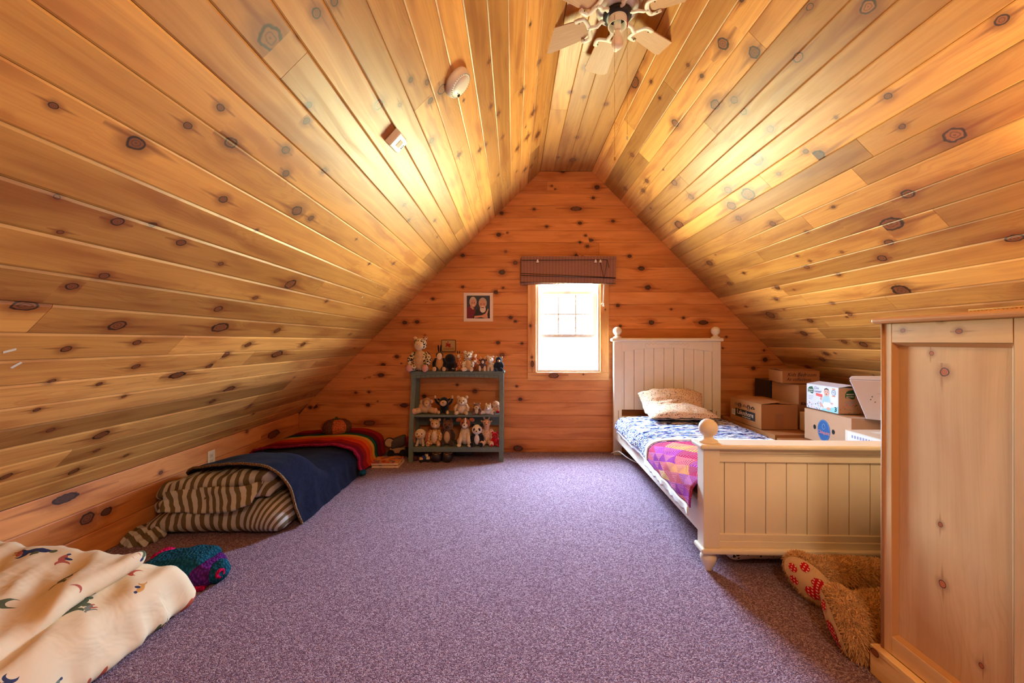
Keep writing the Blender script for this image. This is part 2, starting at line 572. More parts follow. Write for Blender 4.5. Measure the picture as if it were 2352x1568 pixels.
KN['L'] += knots_at('L', 0, 0, 2.8, [
    (1740, 245, 118, 1.15, .25), (2035, 83, 48), (2150, 10, 40), (345, 680, 34), (873, 920, 72), (1207, 808, 36), (1485, 918, 56), (1420, 692, 38), (1837, 965, 40),
    (1970, 778, 40, 1, .6), (2085, 1098, 30), (1838, 1115, 36), (1435, 1283, 40), (1910, 1355, 56), (2000, 1403, 30), (755, 1425, 50), (368, 1267, 26), (388, 1492, 26),
    (1165, 1560, 40), (1925, 225, 34, 1.2, .9), (1988, 675, 34, 1.2, .9)])
KN['L'] += knots_at('L', 0, 560, 2.45, [
    (405, 240, 40), (585, 180, 34), (1243, 112, 22), (1635, 227, 50), (1230, 365, 34), (140, 350, 54, 1.8), (660, 460, 56), (1240, 470, 52, 1.8), (1560, 487, 28), (770, 555, 30),
    (375, 592, 34), (1395, 568, 28), (1705, 565, 24), (765, 690, 30), (1178, 688, 28), (1270, 625, 30), (1000, 738, 40, 2.0), (208, 933, 22), (1290, 818, 40, 1.5), (285, 1047, 26),
    (570, 1075, 50), (1195, 885, 24), (545, 1162, 22), (125, 1245, 26), (35, 1308, 34), (415, 1280, 34), (710, 1190, 18), (1400, 915, 24), (1560, 620, 40, 1.8)])
KN['L'] += knots_at('L', 860, 130, 6.535, [(1015, 490, 130, 1.1, 0), (840, 660, 85, 1.1, .7), (65, 725, 130, 1.1, 0), (380, 725, 50), (720, 1490, 90), (860, 1260, 70), (1270, 1475, 55), (1580, 1400, 50)])
KN['L'] += knots_at('L', 1100, 100, 4.48, [(105, 185, 30), (622, 187, 34), (445, 485, 44, 1.1, 0), (560, 708, 46), (200, 722, 34), (125, 645, 30), (500, 960, 42, 1.1, 0), (245, 962, 28), (68, 1042, 28), (605, 940, 44, 1.6), (395, 1080, 34), (475, 1295, 32), (540, 1262, 26)])
KN['T'] += knots_at('T', 1100, 100, 4.48, [(1105, 240, 40), (940, 500, 28), (1080, 550, 26), (1010, 965, 28), (1310, 622, 30), (965, 1198, 44), (815, 1170, 18)])
KN['R'] += knots_at('R', 1500, 0, 2.614, [
    (420, 262, 58, 1, .2), (608, 315, 58, 1, .5), (208, 390, 18), (372, 628, 46), (488, 600, 34), (545, 670, 30), (132, 740, 48), (38, 998, 36), (128, 1097, 30), (228, 1180, 28),
    (705, 775, 32), (625, 960, 56), (918, 908, 24), (990, 938, 56, 1.3, .8), (755, 1043, 20), (570, 1165, 66), (450, 1140, 36), (470, 1235, 44), (512, 1310, 28), (715, 1345, 34),
    (157, 1350, 56), (1410, 577, 30), (1495, 760, 26), (1810, 810, 70, 1.3, 0), (1530, 1165, 48), (1485, 1138, 30), (1430, 1345, 72, 1.5), (1415, 1455, 34), (2090, 1360, 56, 1.1, .8),
    (2170, 1430, 40, 1.8), (1375, 1550, 34), (2095, 120, 46, 1.2, 0), (1290, 40, 60, 1.2, 0), (870, 345, 40, 1.4, 0)])
KN['R'] += knots_at('R', 1500, 450, 3.825, [
    (750, 200, 34), (1050, 245, 40), (497, 590, 44), (1350, 315, 22), (2070, 408, 36), (1350, 625, 34), (2010, 545, 36), (1590, 657, 24), (1630, 690, 26), (2180, 830, 100, 1.2, .5),
    (1030, 1045, 60), (1380, 1095, 36), (1720, 1035, 36), (1325, 1208, 44), (1850, 1305, 48), (1680, 1280, 34), (1520, 1385, 30), (1485, 1435, 36), (672, 768, 30), (815, 972, 36),
    (1080, 905, 26), (1575, 942, 20), (1360, 1503, 34), (1090, 805, 34)])
KN['R'] += knots_at('R', 1100, 100, 4.48, [(1668, 135, 58, 1, .1), (1605, 400, 70, 1.8), (1795, 420, 34), (2020, 820, 66, 1, .2), (1575, 1145, 34), (1860, 1262, 50), (1728, 1412, 34), (1690, 1512, 32), (2010, 1432, 36), (1505, 1492, 28), (2150, 220, 26)])
KN['KL'] += knots_at('KL', 0, 560, 2.45, [(370, 1430, 46, 2.8, .9), (600, 1505, 40, 1.5, .7), (905, 1287, 20), (1540, 1070, 40, 2.6, .5), (1390, 1055, 18), (490, 1545, 60)])
KN['D'] += knots_at('D', 1960, 660, 4.61, [(960, 895, 85, 1.05, .2), (825, 697, 46, 1, .2), (1168, 462, 52), (565, 455, 40), (980, 340, 46)])
KN['D'] += knots_at('D', 1960, 1200, 4.26, [(870, 600, 62, 1.1, 0), (1405, 1480, 60, 1.3), (1250, 1400, 40), (850, 20, 30)])

JOINTS = {
    'L': [(678, 148), (98, 727), (404, 793), (569, 825), (735, 658), (147, 1054), (588, 915), (979, 228), (1068, 330), (1171, 226)],
    'T': [(1303, 252), (1365, 120)],
    'R': [(1457, 120), (1546, 207), (1745, 98), (1643, 306), (1576, 419), (1756, 415), (1795, 497), (1860, 515), (1984, 337), (1978, 409), (2177, 516), (1754, 596), (1687, 651), (1837, 677), (2062, 711)],
    'B': [(1211 - 76, 910)],
    'KL': [], 'KR': [],
}
rng = random.Random(11)


def plank(pl, parent, u0, u1, v0, v1, knots, mat, thick=0.02, cw=0.009, cd=0.004, name='plank', u0b=None, u1b=None):
    """one board on a plane; u0b,u1b: other ends at v1 (mitred boards)"""
    o, eu, ev, en = PLANES[pl]
    u0b = u0 if u0b is None else u0b
    u1b = u1 if u1b is None else u1b
    ulo, uhi = min(u0, u0b), max(u1, u1b)
    ks = sorted([k for k in knots if ulo - 0.02 < k[0] < uhi + 0.02 and v0 - 0.02 < k[1] < v1 + 0.02])
    kk = []
    for k in ks:
        if not kk or k[0] - kk[-1][0] > 0.03: kk.append(k)
    if not kk: kk = [((u0 + u1) / 2, (v0 + v1) / 2, 0.0, 1, 0)]
    L0, L1 = (u0 + u0b) / 2, (u1 + u1b) / 2
    cuts = [0.0] + [min(max(((kk[i][0] + kk[i + 1][0]) / 2 - L0) / (L1 - L0), 0.01), 0.99) for i in range(len(kk) - 1)] + [1.0]
    sec = [(v0 + 0.0006, -thick), (v0 + 0.0006, -cd), (v0 + cw, 0), (v1 - cw, 0), (v1 - 0.0006, -cd), (v1 - 0.0006, -thick)]
    g = 0.0008
    vs, uvs = [], []
    for c in cuts:
        for v, d in sec:
            t = (v - v0) / (v1 - v0)
            a, b = u0 + (u0b - u0) * t + g, u1 + (u1b - u1) * t - g
            u = a + (b - a) * c
            vs.append(o + eu * u + ev * v + en * d)
            uvs.append((u, v))
    n = len(sec)
    fs, seg = [], []
    for i in range(len(cuts) - 1):
        for k in range(n - 1):
            fs.append((i * n + k, i * n + k + 1, (i + 1) * n + k + 1, (i + 1) * n + k)); seg.append(i)
    fs.append(tuple(range(n))); seg.append(0)
    fs.append(tuple(range((len(cuts) - 1) * n, len(cuts) * n))[::-1]); seg.append(len(kk) - 1)
    me = bpy.data.meshes.new(name)
    me.from_pydata([tuple(p) for p in vs], [], fs)
    if eu.cross(ev).dot(en) > 0: me.flip_normals()
    ru, rv, tint = rng.uniform(0, 50), rng.uniform(0, 50), rng.random()
    wl = me.uv_layers.new(name='wood'); kl = me.uv_layers.new(name='kuv')
    at = me.attributes.new('kp', 'FLOAT_COLOR', 'FACE')
    for p in me.polygons:
        k = kk[seg[p.index]]
        at.data[p.index].color = (k[2], k[3], k[4], tint)
        for li in p.loop_indices:
            u, v = uvs[me.loops[li].vertex_index]
            wl.data[li].uv = (u + ru, v + rv)
            kl.data[li].uv = (u - k[0], v - k[1])
    me.materials.append(mat)
    ob = bpy.data.objects.new(name, me)
    col.objects.link(ob)
    ob.parent = parent
    return ob


def struct(name, mb, mat, **k):
    return mb.build(name, mat, kind='structure', **k)


# shell behind the boards
mb = MB().box(XL - 0.15, XR + 0.15, YF - 0.15, YB + 0.15, -0.12, -0.0)
floor = struct('floor', mb, M['carpet'])
T_ = 0.02
def shell(y0, y1):
    m = MB()
    t = 0.10
    q = T_ * 1.0
    k = q * 0.4142
    inner = [(XL - q, KNEE + k), (XFL - k, TOP + q), (XFR + k, TOP + q), (XR + q, KNEE + k)]
    outer = [(XL - q - t, KNEE + k + t * 0.4142), (XFL - k - t * 0.4142, TOP + q + t), (XFR + k + t * 0.4142, TOP + q + t), (XR + q + t, KNEE + k + t * 0.4142)]
    for i in range(3):
        m.prism([inner[i], inner[i + 1], outer[i + 1], outer[i]], 'y', y0, y1)
    return m
ceiling = struct('ceiling', shell(YF - 0.15, YB + 0.15), M['board_back'])
wall_left = struct('wall_left', MB().box(XL - T_ - 0.1, XL - T_, YF - 0.15, YB + 0.15, 0, KNEE + 0.05), M['board_back'])
wall_right = struct('wall_right', MB().box(XR + T_, XR + T_ + 0.1, YF - 0.15, YB + 0.15, 0, KNEE + 0.05), M['board_back'])


def gable(y0, y1, e=0.06, solid=False):
    m = MB()
    x0, x1, z0, z1 = WIN
    def xl(z): return XL - e if z < KNEE else XL + (z - KNEE) - e
    def xr(z): return XR + e if z < KNEE else XR - (z - KNEE) + e
    if solid:
        return m.prism([(XL - e, 0), (XR + e, 0), (XR + e, KNEE), (XFR + e, TOP + e / 2), (XFL - e, TOP + e / 2), (XL - e, KNEE)], 'y', y0, y1)
    m.prism([(XL - e, 0), (XR + e, 0), (XR + e, KNEE), (xr(z0), z0), (xl(z0), z0), (XL - e, KNEE)], 'y', y0, y1)
    m.prism([(xl(z0), z0), (x0, z0), (x0, z1), (xl(z1), z1)], 'y', y0, y1)
    m.prism([(x1, z0), (xr(z0), z0), (xr(z1), z1), (x1, z1)], 'y', y0, y1)
    m.prism([(xl(z1), z1), (xr(z1), z1), (XFR + e, TOP + e / 2), (XFL - e, TOP + e / 2)], 'y', y0, y1)
    return m
wall_back = struct('wall_back', gable(YB + T_, YB + T_ + 0.12), M['board_back'])
wall_front = struct('wall_front', gable(YF - 0.12, YF, solid=True), M['pine_trim'])

# random knots where the photograph shows none of its own (behind the camera, far right)
def fill(pl, ua, ub, va, vb, n, r0=0.007, r1=0.02):
    for _ in range(n):
        KN[pl].append((rng.uniform(ua, ub), rng.uniform(va, vb), rng.uniform(r0, r1), rng.uniform(1, 1.5), rng.random()))
SL = (TOP - KNEE) / R2
fill('L', -1, 0.8, 0, SL, 26); fill('R', -1, 0.9, 0, SL, 26); fill('L', 1.0, 4.2, 0, SL, 34, 0.005, 0.012); fill('R', 1.0, 4.2, 0, SL, 34, 0.005, 0.012)
fill('T', -1, 2, 0, 0.5, 8); fill('KL', -1, 2, 0, 0.4, 5); fill('KR', -1, 4.2, 0, 0.4, 14); fill('B', -2, 3.2, 0, 2.9, 24, 0.004, 0.009)

PITCH = 0.1219
for pl in ('L', 'R'):
    nrow = math.ceil(SL / PITCH)
    js = {}
    for px, py in JOINTS[pl]:
        u, v, t = on_plane(px, py, pl)
        js.setdefault(int(v / PITCH), []).append(u)
    for i in range(nrow):
        v0, v1 = i * PITCH, min((i + 1) * PITCH, SL)
        if v1 - v0 < 0.03: continue
        cut = sorted(js.get(i, []))
        if rng.random() < 0.5: cut.append(rng.uniform(-0.7, 0.45))
        if not js.get(i) and rng.random() < 0.45: cut.append(rng.uniform(2.9, 3.9))
        cut = sorted([YF] + [c for c in cut if YF + .2 < c < YB - .15] + [YB])
        for a, b in zip(cut, cut[1:]):
            plank(pl, ceiling, a, b, v0, v1, KN[pl], M['pine'], cw=0.0085 if i < 14 else 0.0055, cd=0.0038 if i < 14 else 0.0022)
TW = XFR - XFL
tj = [on_plane(px, py, 'T') for px, py in JOINTS['T']]
for i in range(4):
    v0, v1 = TW * i / 4, TW * (i + 1) / 4
    cut = sorted([YF] + [u for u, v, t in tj if v0 <= v < v1] + ([1.2] if i % 2 else []) + [YB])
    for a, b in zip(cut, cut[1:]):
        plank('T', ceiling, a, b, v0, v1, KN['T'], M['pine'], cw=0.005, cd=0.0022)
for pl, par in (('KL', wall_left), ('KR', wall_right)):
    for i in range(3):
        v0, v1 = KNEE * i / 3, KNEE * (i + 1) / 3
        cut = [YF, 0.9 + 0.35 * i, YB] if i != 1 else [YF, YB]
        for a, b in zip(cut, cut[1:]):
            plank(pl, par, a, b, v0, v1, KN[pl], M['pine_wall'], cw=0.006, cd=0.003)
BP = 0.1298
for i in range(math.ceil(TOP / BP)):
    z0, z1 = i * BP, min((i + 1) * BP, TOP)
    if z1 - z0 < 0.02: continue
    xl = lambda z: XL + max(0, z - KNEE)
    xr = lambda z: XR - max(0, z - KNEE)
    ends = [(xl(z0), xl(z1))]
    mids = []
    if z1 > WIN[2] and z0 < WIN[3]:
        spans = [((xl(z0), xl(z1)), (WIN[0] - 0.03,) * 2), ((WIN[1] + 0.03,) * 2, (xr(z0), xr(z1)))]
    else:
        j = {0: [1.1], 2: [-0.3], 4: [-0.19], 16: [0.9]}.get(i, [])
        if i == 21: j = [0.35]
        p = [(xl(z0), xl(z1))] + [(c, c) for c in j] + [(xr(z0), xr(z1))]
        spans = list(zip(p, p[1:]))
    for (a, ab), (b, bb) in spans:
        plank('B', wall_back, a, b, z0, z1, KN['B'], M['pine_wall'], cw=0.0035, cd=0.0025, u0b=ab, u1b=bb)

# ------------------------------------------------------------------ window in the gable
def window(name, y, s, full=True):
    """s=-1: room is towards -y"""
    x0, x1, z0, z1 = WIN
    w = bpy.data.objects.new(name, None)
    col.objects.link(w)
    tag(w, kind='structure')
    def yb(a, b): return (y - s * a, y - s * b) if s > 0 else (y + a, y + b)
    def B(m, xa, xb, a, b, za, zb):
        p, q = sorted(yb(a, b)); m.box(xa, xb, p, q, za, zb)
    f = MB()      # jamb liner, depth 0..0.14 outwards
    B(f, x0, x0 + .022, -.004, .14, z0, z1); B(f, x1 - .022, x1, -.004, .14, z0, z1)
    B(f, x0 + .022, x1 - .022, -.004, .14, z0, z0 + .022); B(f, x0 + .022, x1 - .022, -.004, .14, z1 - .022, z1)
    f.build('window_frame', M['white_vinyl'], w)
    # sashes: lower sash pushed up so that its bottom rail is at z 1.206; upper sash behind it
    sash_b, sash_t = 1.206, 1.70
    for nm, za, zb, a in (('lower_sash', sash_b, sash_t, .045), ('upper_sash', 1.39, z1 - .022, .085)):
        sm = MB()
        xa, xb = x0 + .024, x1 - .024
        B(sm, xa, xa + .033, a, a + .032, za, zb); B(sm, xb - .038, xb, a, a + .032, za, zb)
        B(sm, xa + .033, xb - .038, a, a + .032, zb - .03, zb); B(sm, xa + .033, xb - .038, a, a + .032, za, za + .036)
        so = sm.build(nm, M['white_vinyl'], w)
        gx0, gx1 = xa + .033, xb - .038
        g = MB(); B(g, gx0, gx1, a + .014, a + .018, za + .036, zb - .03)
        g.build('pane', M['glass'], so)
        for k in (1, 2):
            c = gx0 + (gx1 - gx0) * k / 3
            b_ = MB(); B(b_, c - .0075, c + .0075, a + .010, a + .022, za + .036, zb - .03); b_.build('muntin', M['white_vinyl'], so)
        c = (za + zb) / 2 + .003
        b_ = MB(); B(b_, gx0, gx1, a + .0105, a + .0215, c - .0075, c + .0075); b_.build('muntin', M['white_vinyl'], so)
    if full:
        lk = MB(); cx = (x0 + x1) / 2
        p, q = sorted(yb(.028, .046)); lk.prism([(cx - .03, 1.698), (cx + .03, 1.698), (cx + .012, 1.712), (cx - .012, 1.712)], 'y', p, q)
        lk.build('sash_lock', M['white_vinyl'], w)
        tr = MB(); B(tr, x0 + .022, x0 + .05, .05, .10, z0 + .02, 1.206); B(tr, x1 - .05, x1 - .022, .05, .10, z0 + .02, 1.206)
        tr.build('sash_track', M['white_vinyl'], w)
    return w
window('window_1', YB, -1)

# pine casing round the window
PLANES['C'] = (V((0, YB - 0.019, 0)), V((0, 0, 1)), V((1, 0, 0)), V((0, -1, 0)))
PLANES['CH'] = (V((0, YB - 0.019, 0)), V((1, 0, 0)), V((0, 0, 1)), V((0, -1, 0)))
casing = bpy.data.objects.new('trim_1', None); col.objects.link(casing); tag(casing, kind='structure')
ck = [(0.93, 0.195, .017, 1.9, .5), (1.0, 0.19, .01, 1.3, .4), (1.33, .175, .012, 1.3, .8)]
plank('C', casing, WIN[2], WIN[3], .146, WIN[0], ck, M['pine_trim'], .019, .003, .003, 'casing_board')
plank('C', casing, WIN[2], WIN[3], WIN[1], .999, [(1.5, .96, .006, 1.2, .5)], M['pine_trim'], .019, .003, .003, 'casing_board')
plank('CH', casing, .146, .999, .757, WIN[2], [(.42, .806, .026, 2.0, .3), (.73, .82, .006, 1.3, .8)], M['pine_trim'], .019, .003, .003, 'casing_board')
plank('CH', casing, .146, .999, WIN[3], 2.02, [], M['pine_trim'], .019, .003, .003, 'casing_board')

# fill light added behind the camera, shaped as a paper globe under the ridge
fill_light = thing('added_fill_light', 'round white paper globe added as an unseen fill light behind the camera', 'lamp', (0.55, -0.55, TOP))
MB().lathe([(.05, -.02), (.05, 0)], (0, 0, 0), 16).build('fill_rose', M['white'], fill_light)
MB().tube([(0, 0, -.02), (0, 0, -.40)], .004, 6).build('fill_flex', M['white'], fill_light)
pw_ = NT('fill_glow_paper'); pw_.color((.9, .88, .8)); pw_.b.inputs['Emission Color'].default_value = (1, .78, .50, 1); pw_.b.inputs['Emission Strength'].default_value = 46.0
MB().ball((0, 0, -.57), .17, None, 24, 14).build('fill_globe', pw_.mat, fill_light)
# ------------------------------------------------------------------ materials of the furniture and cloth
def cloth_mat(name, c, var=0.1, weave=900.0, rough=0.9, sheen=0.15):
    w = NT(name, rough, 0.1)
    o = w.obj()
    n = w.noise(o, 7.0, 3.0); f = w.noise(o, weave, 1.0)
    w.color(w.mix(n, tuple(x * (1 - var) for x in c), tuple(min(1, x * (1 + var)) for x in c)))
    w.bump(w.m('ADD', f, w.m('MULTIPLY', n, 2.0)), 0.25, 0.002)
    w.b.inputs['Sheen Weight'].default_value = sheen
    return w.mat


def floral_mat(name, base, scale, cols, dens=0.5, leaf=(0.03, 0.04, 0.05)):
    """little flowers and leaf dashes on a pale ground"""
    w = NT(name, 0.9, 0.1)
    uv = w.obj()
    v = w.vor(uv, scale)
    cr = w.node('ShaderNodeSeparateColor', {0: v.outputs['Color']}).outputs
    petal = w.step(v.outputs['Distance'], 0.30, 0.24)
    keep = w.m('GREATER_THAN', cr[0], 1 - dens)
    fc = w.ramp(cr[1], [(i / len(cols), c) for i, c in enumerate(cols)], True)
    c = w.mix(w.m('MULTIPLY', petal, keep), base, fc)
    n = w.node('ShaderNodeMapping', {0: uv, 'Rotation': (0.4, 0.3, 0.8), 'Scale': (1.0, 2.6, 1.7)}).outputs[0]
    v2 = w.vor(n, scale * 0.75)
    c2 = w.node('ShaderNodeSeparateColor', {0: v2.outputs['Color']}).outputs
    c = w.mix(w.m('MULTIPLY', w.step(v2.outputs['Distance'], 0.36, 0.30), w.m('GREATER_THAN', c2[0], 0.55)), c, leaf)
    w.color(c)
    w.bump(w.noise(uv, 12.0, 3.0), 0.2, 0.004)
    return w.mat


M['floral'] = floral_mat('floral_cotton', srgb(222, 190, 156), 74.0, [srgb(150, 50, 40), srgb(196, 120, 60), srgb(90, 50, 50)], 0.7, srgb(58, 58, 66))
M['floral_white'] = floral_mat('white_floral_cotton', srgb(228, 218, 206), 44.0, [srgb(170, 30, 40), srgb(200, 130, 70), srgb(60, 40, 60)], 0.5, srgb(56, 56, 50))


def quilt_mat():
    w = NT('blue_print_quilt', 0.9, 0.1)
    uv = w.uv()
    s = w.node('ShaderNodeMapping', {0: uv, 'Scale': (1.0, 2.3, 1.0)}).outputs[0]
    n1 = w.noise(s, 17.0, 3.0, 0.6, 1.2); n2 = w.noise(s, 14.0, 2.0, 0.6, 2.0); n3 = w.noise(s, 24.0, 2.0, 0.5, 1.0)
    c = w.mix(w.step(n1, 0.52, 0.56), srgb(238, 236, 240), srgb(104, 130, 190))
    c = w.mix(w.step(n2, 0.48, 0.52), c, srgb(30, 38, 84))
    c = w.mix(w.m('MULTIPLY', w.step(n3, 0.62, 0.67), 0.9), c, srgb(226, 176, 190))
    w.color(c)
    wv = w.node('ShaderNodeTexWave', {'Vector': uv, 'Scale': 9.0, 'Distortion': 5.0, 'Detail': 1.0, 'Detail Scale': 2.5}, wave_type='BANDS', bands_direction='Y')
    w.bump(w.m('ADD', wv.outputs[0], n1), 0.75, 0.012)
    return w.mat


def patch_mat():
    w = NT('knitted_patchwork', 0.95, 0.05)
    s = w.sep(w.uv())
    k = 5.2
    a = w.m('MULTIPLY', w.m('ADD', s[0], s[1]), k); b = w.m('MULTIPLY', w.m('SUBTRACT', s[0], s[1]), k)
    wn = w.node('ShaderNodeTexWhiteNoise', {0: w.comb(w.m('FLOOR', a), w.m('FLOOR', b), 0.0)}, noise_dimensions='3D').outputs[0]
    c = w.ramp(wn, [(0.0, srgb(150, 40, 150)), (0.16, srgb(216, 96, 110)), (0.34, srgb(236, 150, 90)), (0.48, srgb(170, 60, 170)), (0.62, srgb(190, 40, 90)), (0.78, srgb(240, 196, 130)), (0.88, srgb(206, 120, 180))], True)
    fa, fb = w.m('FRACT', a), w.m('FRACT', b)
    tri = w.m('GREATER_THAN', fa, fb)
    c = w.mix(w.m('MULTIPLY', tri, 0.45), c, w.mix(wn, srgb(230, 130, 130), srgb(130, 30, 110)))
    rib = w.m('SINE', w.m('MULTIPLY', w.m('MAXIMUM', fa, fb), 62.0))
    c = w.mix(w.step(rib, 0.3, 1.0, 0, 0.16), c, srgb(250, 220, 210))
    w.color(c); w.bump(rib, 0.6, 0.004)
    return w.mat


def stripes_uv(name, cols, axis=1, knit=True, rep=1.0, edge=None):
    """equal bands along a UV axis"""
    w = NT(name, 0.95, 0.06)
    s = w.sep(w.uv())
    t = w.m('FRACT', w.m('MULTIPLY', s[axis], rep))
    c = w.ramp(t, [(p, q) for p, q in cols], True)
    w.color(c)
    if knit:
        h = w.m('MULTIPLY', w.m('SINE', w.m('MULTIPLY', s[0], 520.0)), w.m('SINE', w.m('MULTIPLY', s[1], 330.0 if axis == 0 else 170.0)))
        w.bump(h, 0.5, 0.004)
    return w.mat


def sheet_mat():
    """olive and pale stripes; u of the UV map runs across the stripes in metres"""
    w = NT('striped_sheet', 0.88, 0.12)
    s = w.sep(w.uv())
    n = w.noise(w.obj(), 9.0, 3.0)
    u = w.m('ADD', s[0], w.m('MULTIPLY', w.m('SUBTRACT', n, 0.5), 0.03))
    t = w.m('FRACT', w.m('DIVIDE', u, 0.053))
    k = w.m('MULTIPLY', w.step(t, 0.02, 0.06), w.step(t, 0.54, 0.50))
    w.color(w.mix(k, srgb(188, 184, 180), srgb(104, 90, 66)))
    w.bump(n, 0.35, 0.01)
    return w.mat


def print_mat():
    """cream cotton with scattered painted figures"""
    w = NT('cream_print_cotton', 0.9, 0.1)
    uv = w.uv()
    wob = w.noise(uv, 9.0, 2.0)
    p = w.node('ShaderNodeVectorMath', {0: uv, 1: w.comb(w.m('MULTIPLY', wob, .03), w.m('MULTIPLY', wob, .02), 0.0)}, operation='ADD').outputs[0]
    c = w.mix(w.noise(uv, 3.0, 3.0), srgb(226, 202, 162), srgb(236, 216, 182))
    for sc_, seed, lens, cols in ((4.4, 0.0, 0.062, [srgb(92, 96, 70), srgb(52, 62, 96), srgb(182, 84, 64), srgb(92, 96, 70)]), (5.2, 7.3, 0.036, [srgb(60, 66, 96), srgb(206, 150, 80), srgb(176, 90, 76), srgb(120, 124, 110)])):
        q = w.node('ShaderNodeVectorMath', {0: p, 1: (seed, seed * 1.7, 0)}, operation='ADD').outputs[0]
        v = w.vor(q, sc_, dims='2D', rnd=0.75)
        cr = w.node('ShaderNodeSeparateColor', {0: v.outputs['Color']}).outputs
        d = w.node('ShaderNodeVectorMath', {0: q, 1: w.node('ShaderNodeVectorMath', {0: v.outputs['Position'], 'Scale': 1.0}, operation='SCALE').outputs[0]}, operation='SUBTRACT').outputs[0]
        r = w.node('ShaderNodeVectorRotate', {'Vector': d, 'Angle': w.m('MULTIPLY', cr[0], 6.28)}, rotation_type='Z_AXIS').outputs[0]
        e = w.sep(r)
        # leaf = overlap of two circles
        def circ(dx, dy, rad):
            a = w.m('SUBTRACT', e[0], dx); b = w.m('SUBTRACT', e[1], dy)
            return w.m('LESS_THAN', w.m('ADD', w.m('MULTIPLY', a, a), w.m('MULTIPLY', b, b)), rad * rad)
        leaf = w.m('MULTIPLY', circ(0, lens * .66, lens * .92), circ(0, -lens * .66, lens * .92))
        tail = w.m('MULTIPLY', circ(lens * .75, lens * .25, lens * .42), w.m('SUBTRACT', 1.0, circ(lens * .95, lens * .35, lens * .36)))
        head = w.m('MAXIMUM', circ(-lens * .62, lens * .1, lens * .15), w.m('MULTIPLY', circ(-lens * .1, lens * .38, lens * .30), circ(lens * .18, lens * .30, lens * .34)))
        fc = w.ramp(cr[1], [(i / len(cols), k) for i, k in enumerate(cols)], True)
        fc2 = w.ramp(cr[2], [(i / len(cols), k) for i, k in enumerate(cols[::-1])], True)
        keep = w.m('GREATER_THAN', cr[2], 0.25)
        c = w.mix(w.m('MULTIPLY', w.m('MAXIMUM', leaf, tail), keep), c, fc)
        c = w.mix(w.m('MULTIPLY', head, keep), c, fc2)
    w.color(c)
    w.bump(w.noise(uv, 6.0, 3.0, 0.5, 0.6), 0.6, 0.018)
    return w.mat


def knit_mat(name, c, s=95.0):
    w = NT(name, 0.97, 0.04)
    o = w.obj()
    v = w.vor(w.node('ShaderNodeMapping', {0: o, 'Scale': (1.0, 1.0, 0.55)}).outputs[0], s)
    n = w.noise(o, 18.0, 2.0)
    w.color(w.mix(w.step(v.outputs['Distance'], 0.0, 0.7), tuple(min(1, x * 1.4) for x in c), tuple(x * 0.55 for x in c)))
    w.bump(v.outputs['Distance'], 0.9, -0.008)
    return w.mat


M['quilt'] = quilt_mat(); M['patch'] = patch_mat(); M['sheet'] = sheet_mat(); M['print'] = print_mat()
M['navy'] = fuzzy('navy_fleece', srgb(20, 22, 40), 0.3, 120.0, 0.3)
M['navy'].node_tree.nodes['Principled BSDF'].inputs['Sheen Weight'].default_value = 0.03
M['tan_trim'] = knit_mat('tan_binding', srgb(150, 116, 84), 160)
M['rainbow'] = stripes_uv('rainbow_crochet', [(0.0, srgb(170, 36, 70)), (0.07, srgb(112, 14, 34)), (0.17, srgb(146, 24, 22)), (0.27, srgb(206, 62, 26)), (0.40, srgb(224, 110, 40)), (0.50, srgb(222, 166, 72)), (0.58, srgb(40, 92, 72)), (0.66, srgb(20, 58, 56)), (0.70, srgb(108, 20, 46)), (0.84, srgb(168, 42, 46))], 1)
M['lace'] = cloth_mat('white_lace', srgb(240, 236, 226), .06, 300.0)
M['teal_knit'] = knit_mat('teal_knit', srgb(30, 82, 100)); M['purple_knit'] = knit_mat('purple_knit', srgb(96, 36, 112)); M['pink_knit'] = knit_mat('pink_knit', srgb(206, 24, 84))
M['pumpkin'] = knit_mat('orange_knit', srgb(226, 116, 66), 150); M['brown_knit'] = knit_mat('brown_knit', srgb(120, 78, 60), 150); M['green_knit'] = knit_mat('green_knit', srgb(92, 102, 50), 150)
M['mattress'] = cloth_mat('mattress_ticking', srgb(216, 210, 200))
M['groove'] = plain('antique_glaze', srgb(150, 118, 74), 0.6)
M['green_paint'] = plain('worn_green_paint', srgb(108, 122, 110), 0.5, 0.35, var=0.16, vs=26)

# ------------------------------------------------------------------ the bed (local: x across from the left, y from the foot to the head)
BW, BL = 1.075, 2.14
BED = V((0.954, 2.0, 0)); BROT = math.radians(-2.0)
bed = thing('twin_bed', 'cream painted twin bed with ball finials and beadboard headboard and footboard', 'bed', BED, BROT)
CP = M['cream_paint']


def finial(parent, x, y, z, r):
    m = MB()
    p = [(r * .98, 0), (r * 1.0, .006), (r * .92, .012), (r * .62, .018), (r * .5, .026), (r * .52, .034)]
    n0 = math.asin(.52)
    zc = .034 + r * math.cos(n0)
    p += [(r * math.sin(a), zc - r * math.cos(a)) for a in [n0 + (math.pi - n0) * i / 10 for i in range(1, 11)]]
    m.lathe([(max(q, 1e-5), h) for q, h in p], (x, y, z), 20)
    return m.build('finial', CP, parent)


def boards(parent, x0, x1, y0, y1, zb, zt, first, pitch):
    """beadboard: separate boards with fine gaps; zt is a function of x"""
    xs = [x0] + [x for x in [first + pitch * i for i in range(30)] if x0 + .01 < x < x1 - .01] + [x1]
    for a, b in zip(xs, xs[1:]):
        m = MB(); n = 5; g = .0017
        top = [(a + g + (b - a - 2 * g) * i / n) for i in range(n + 1)]
        m.prism([(a + g, zb), (b - g, zb)] + [(x, zt(x)) for x in top[::-1]], 'y', y0, y1)
        m.build('board', CP, parent, bevel=.0015)


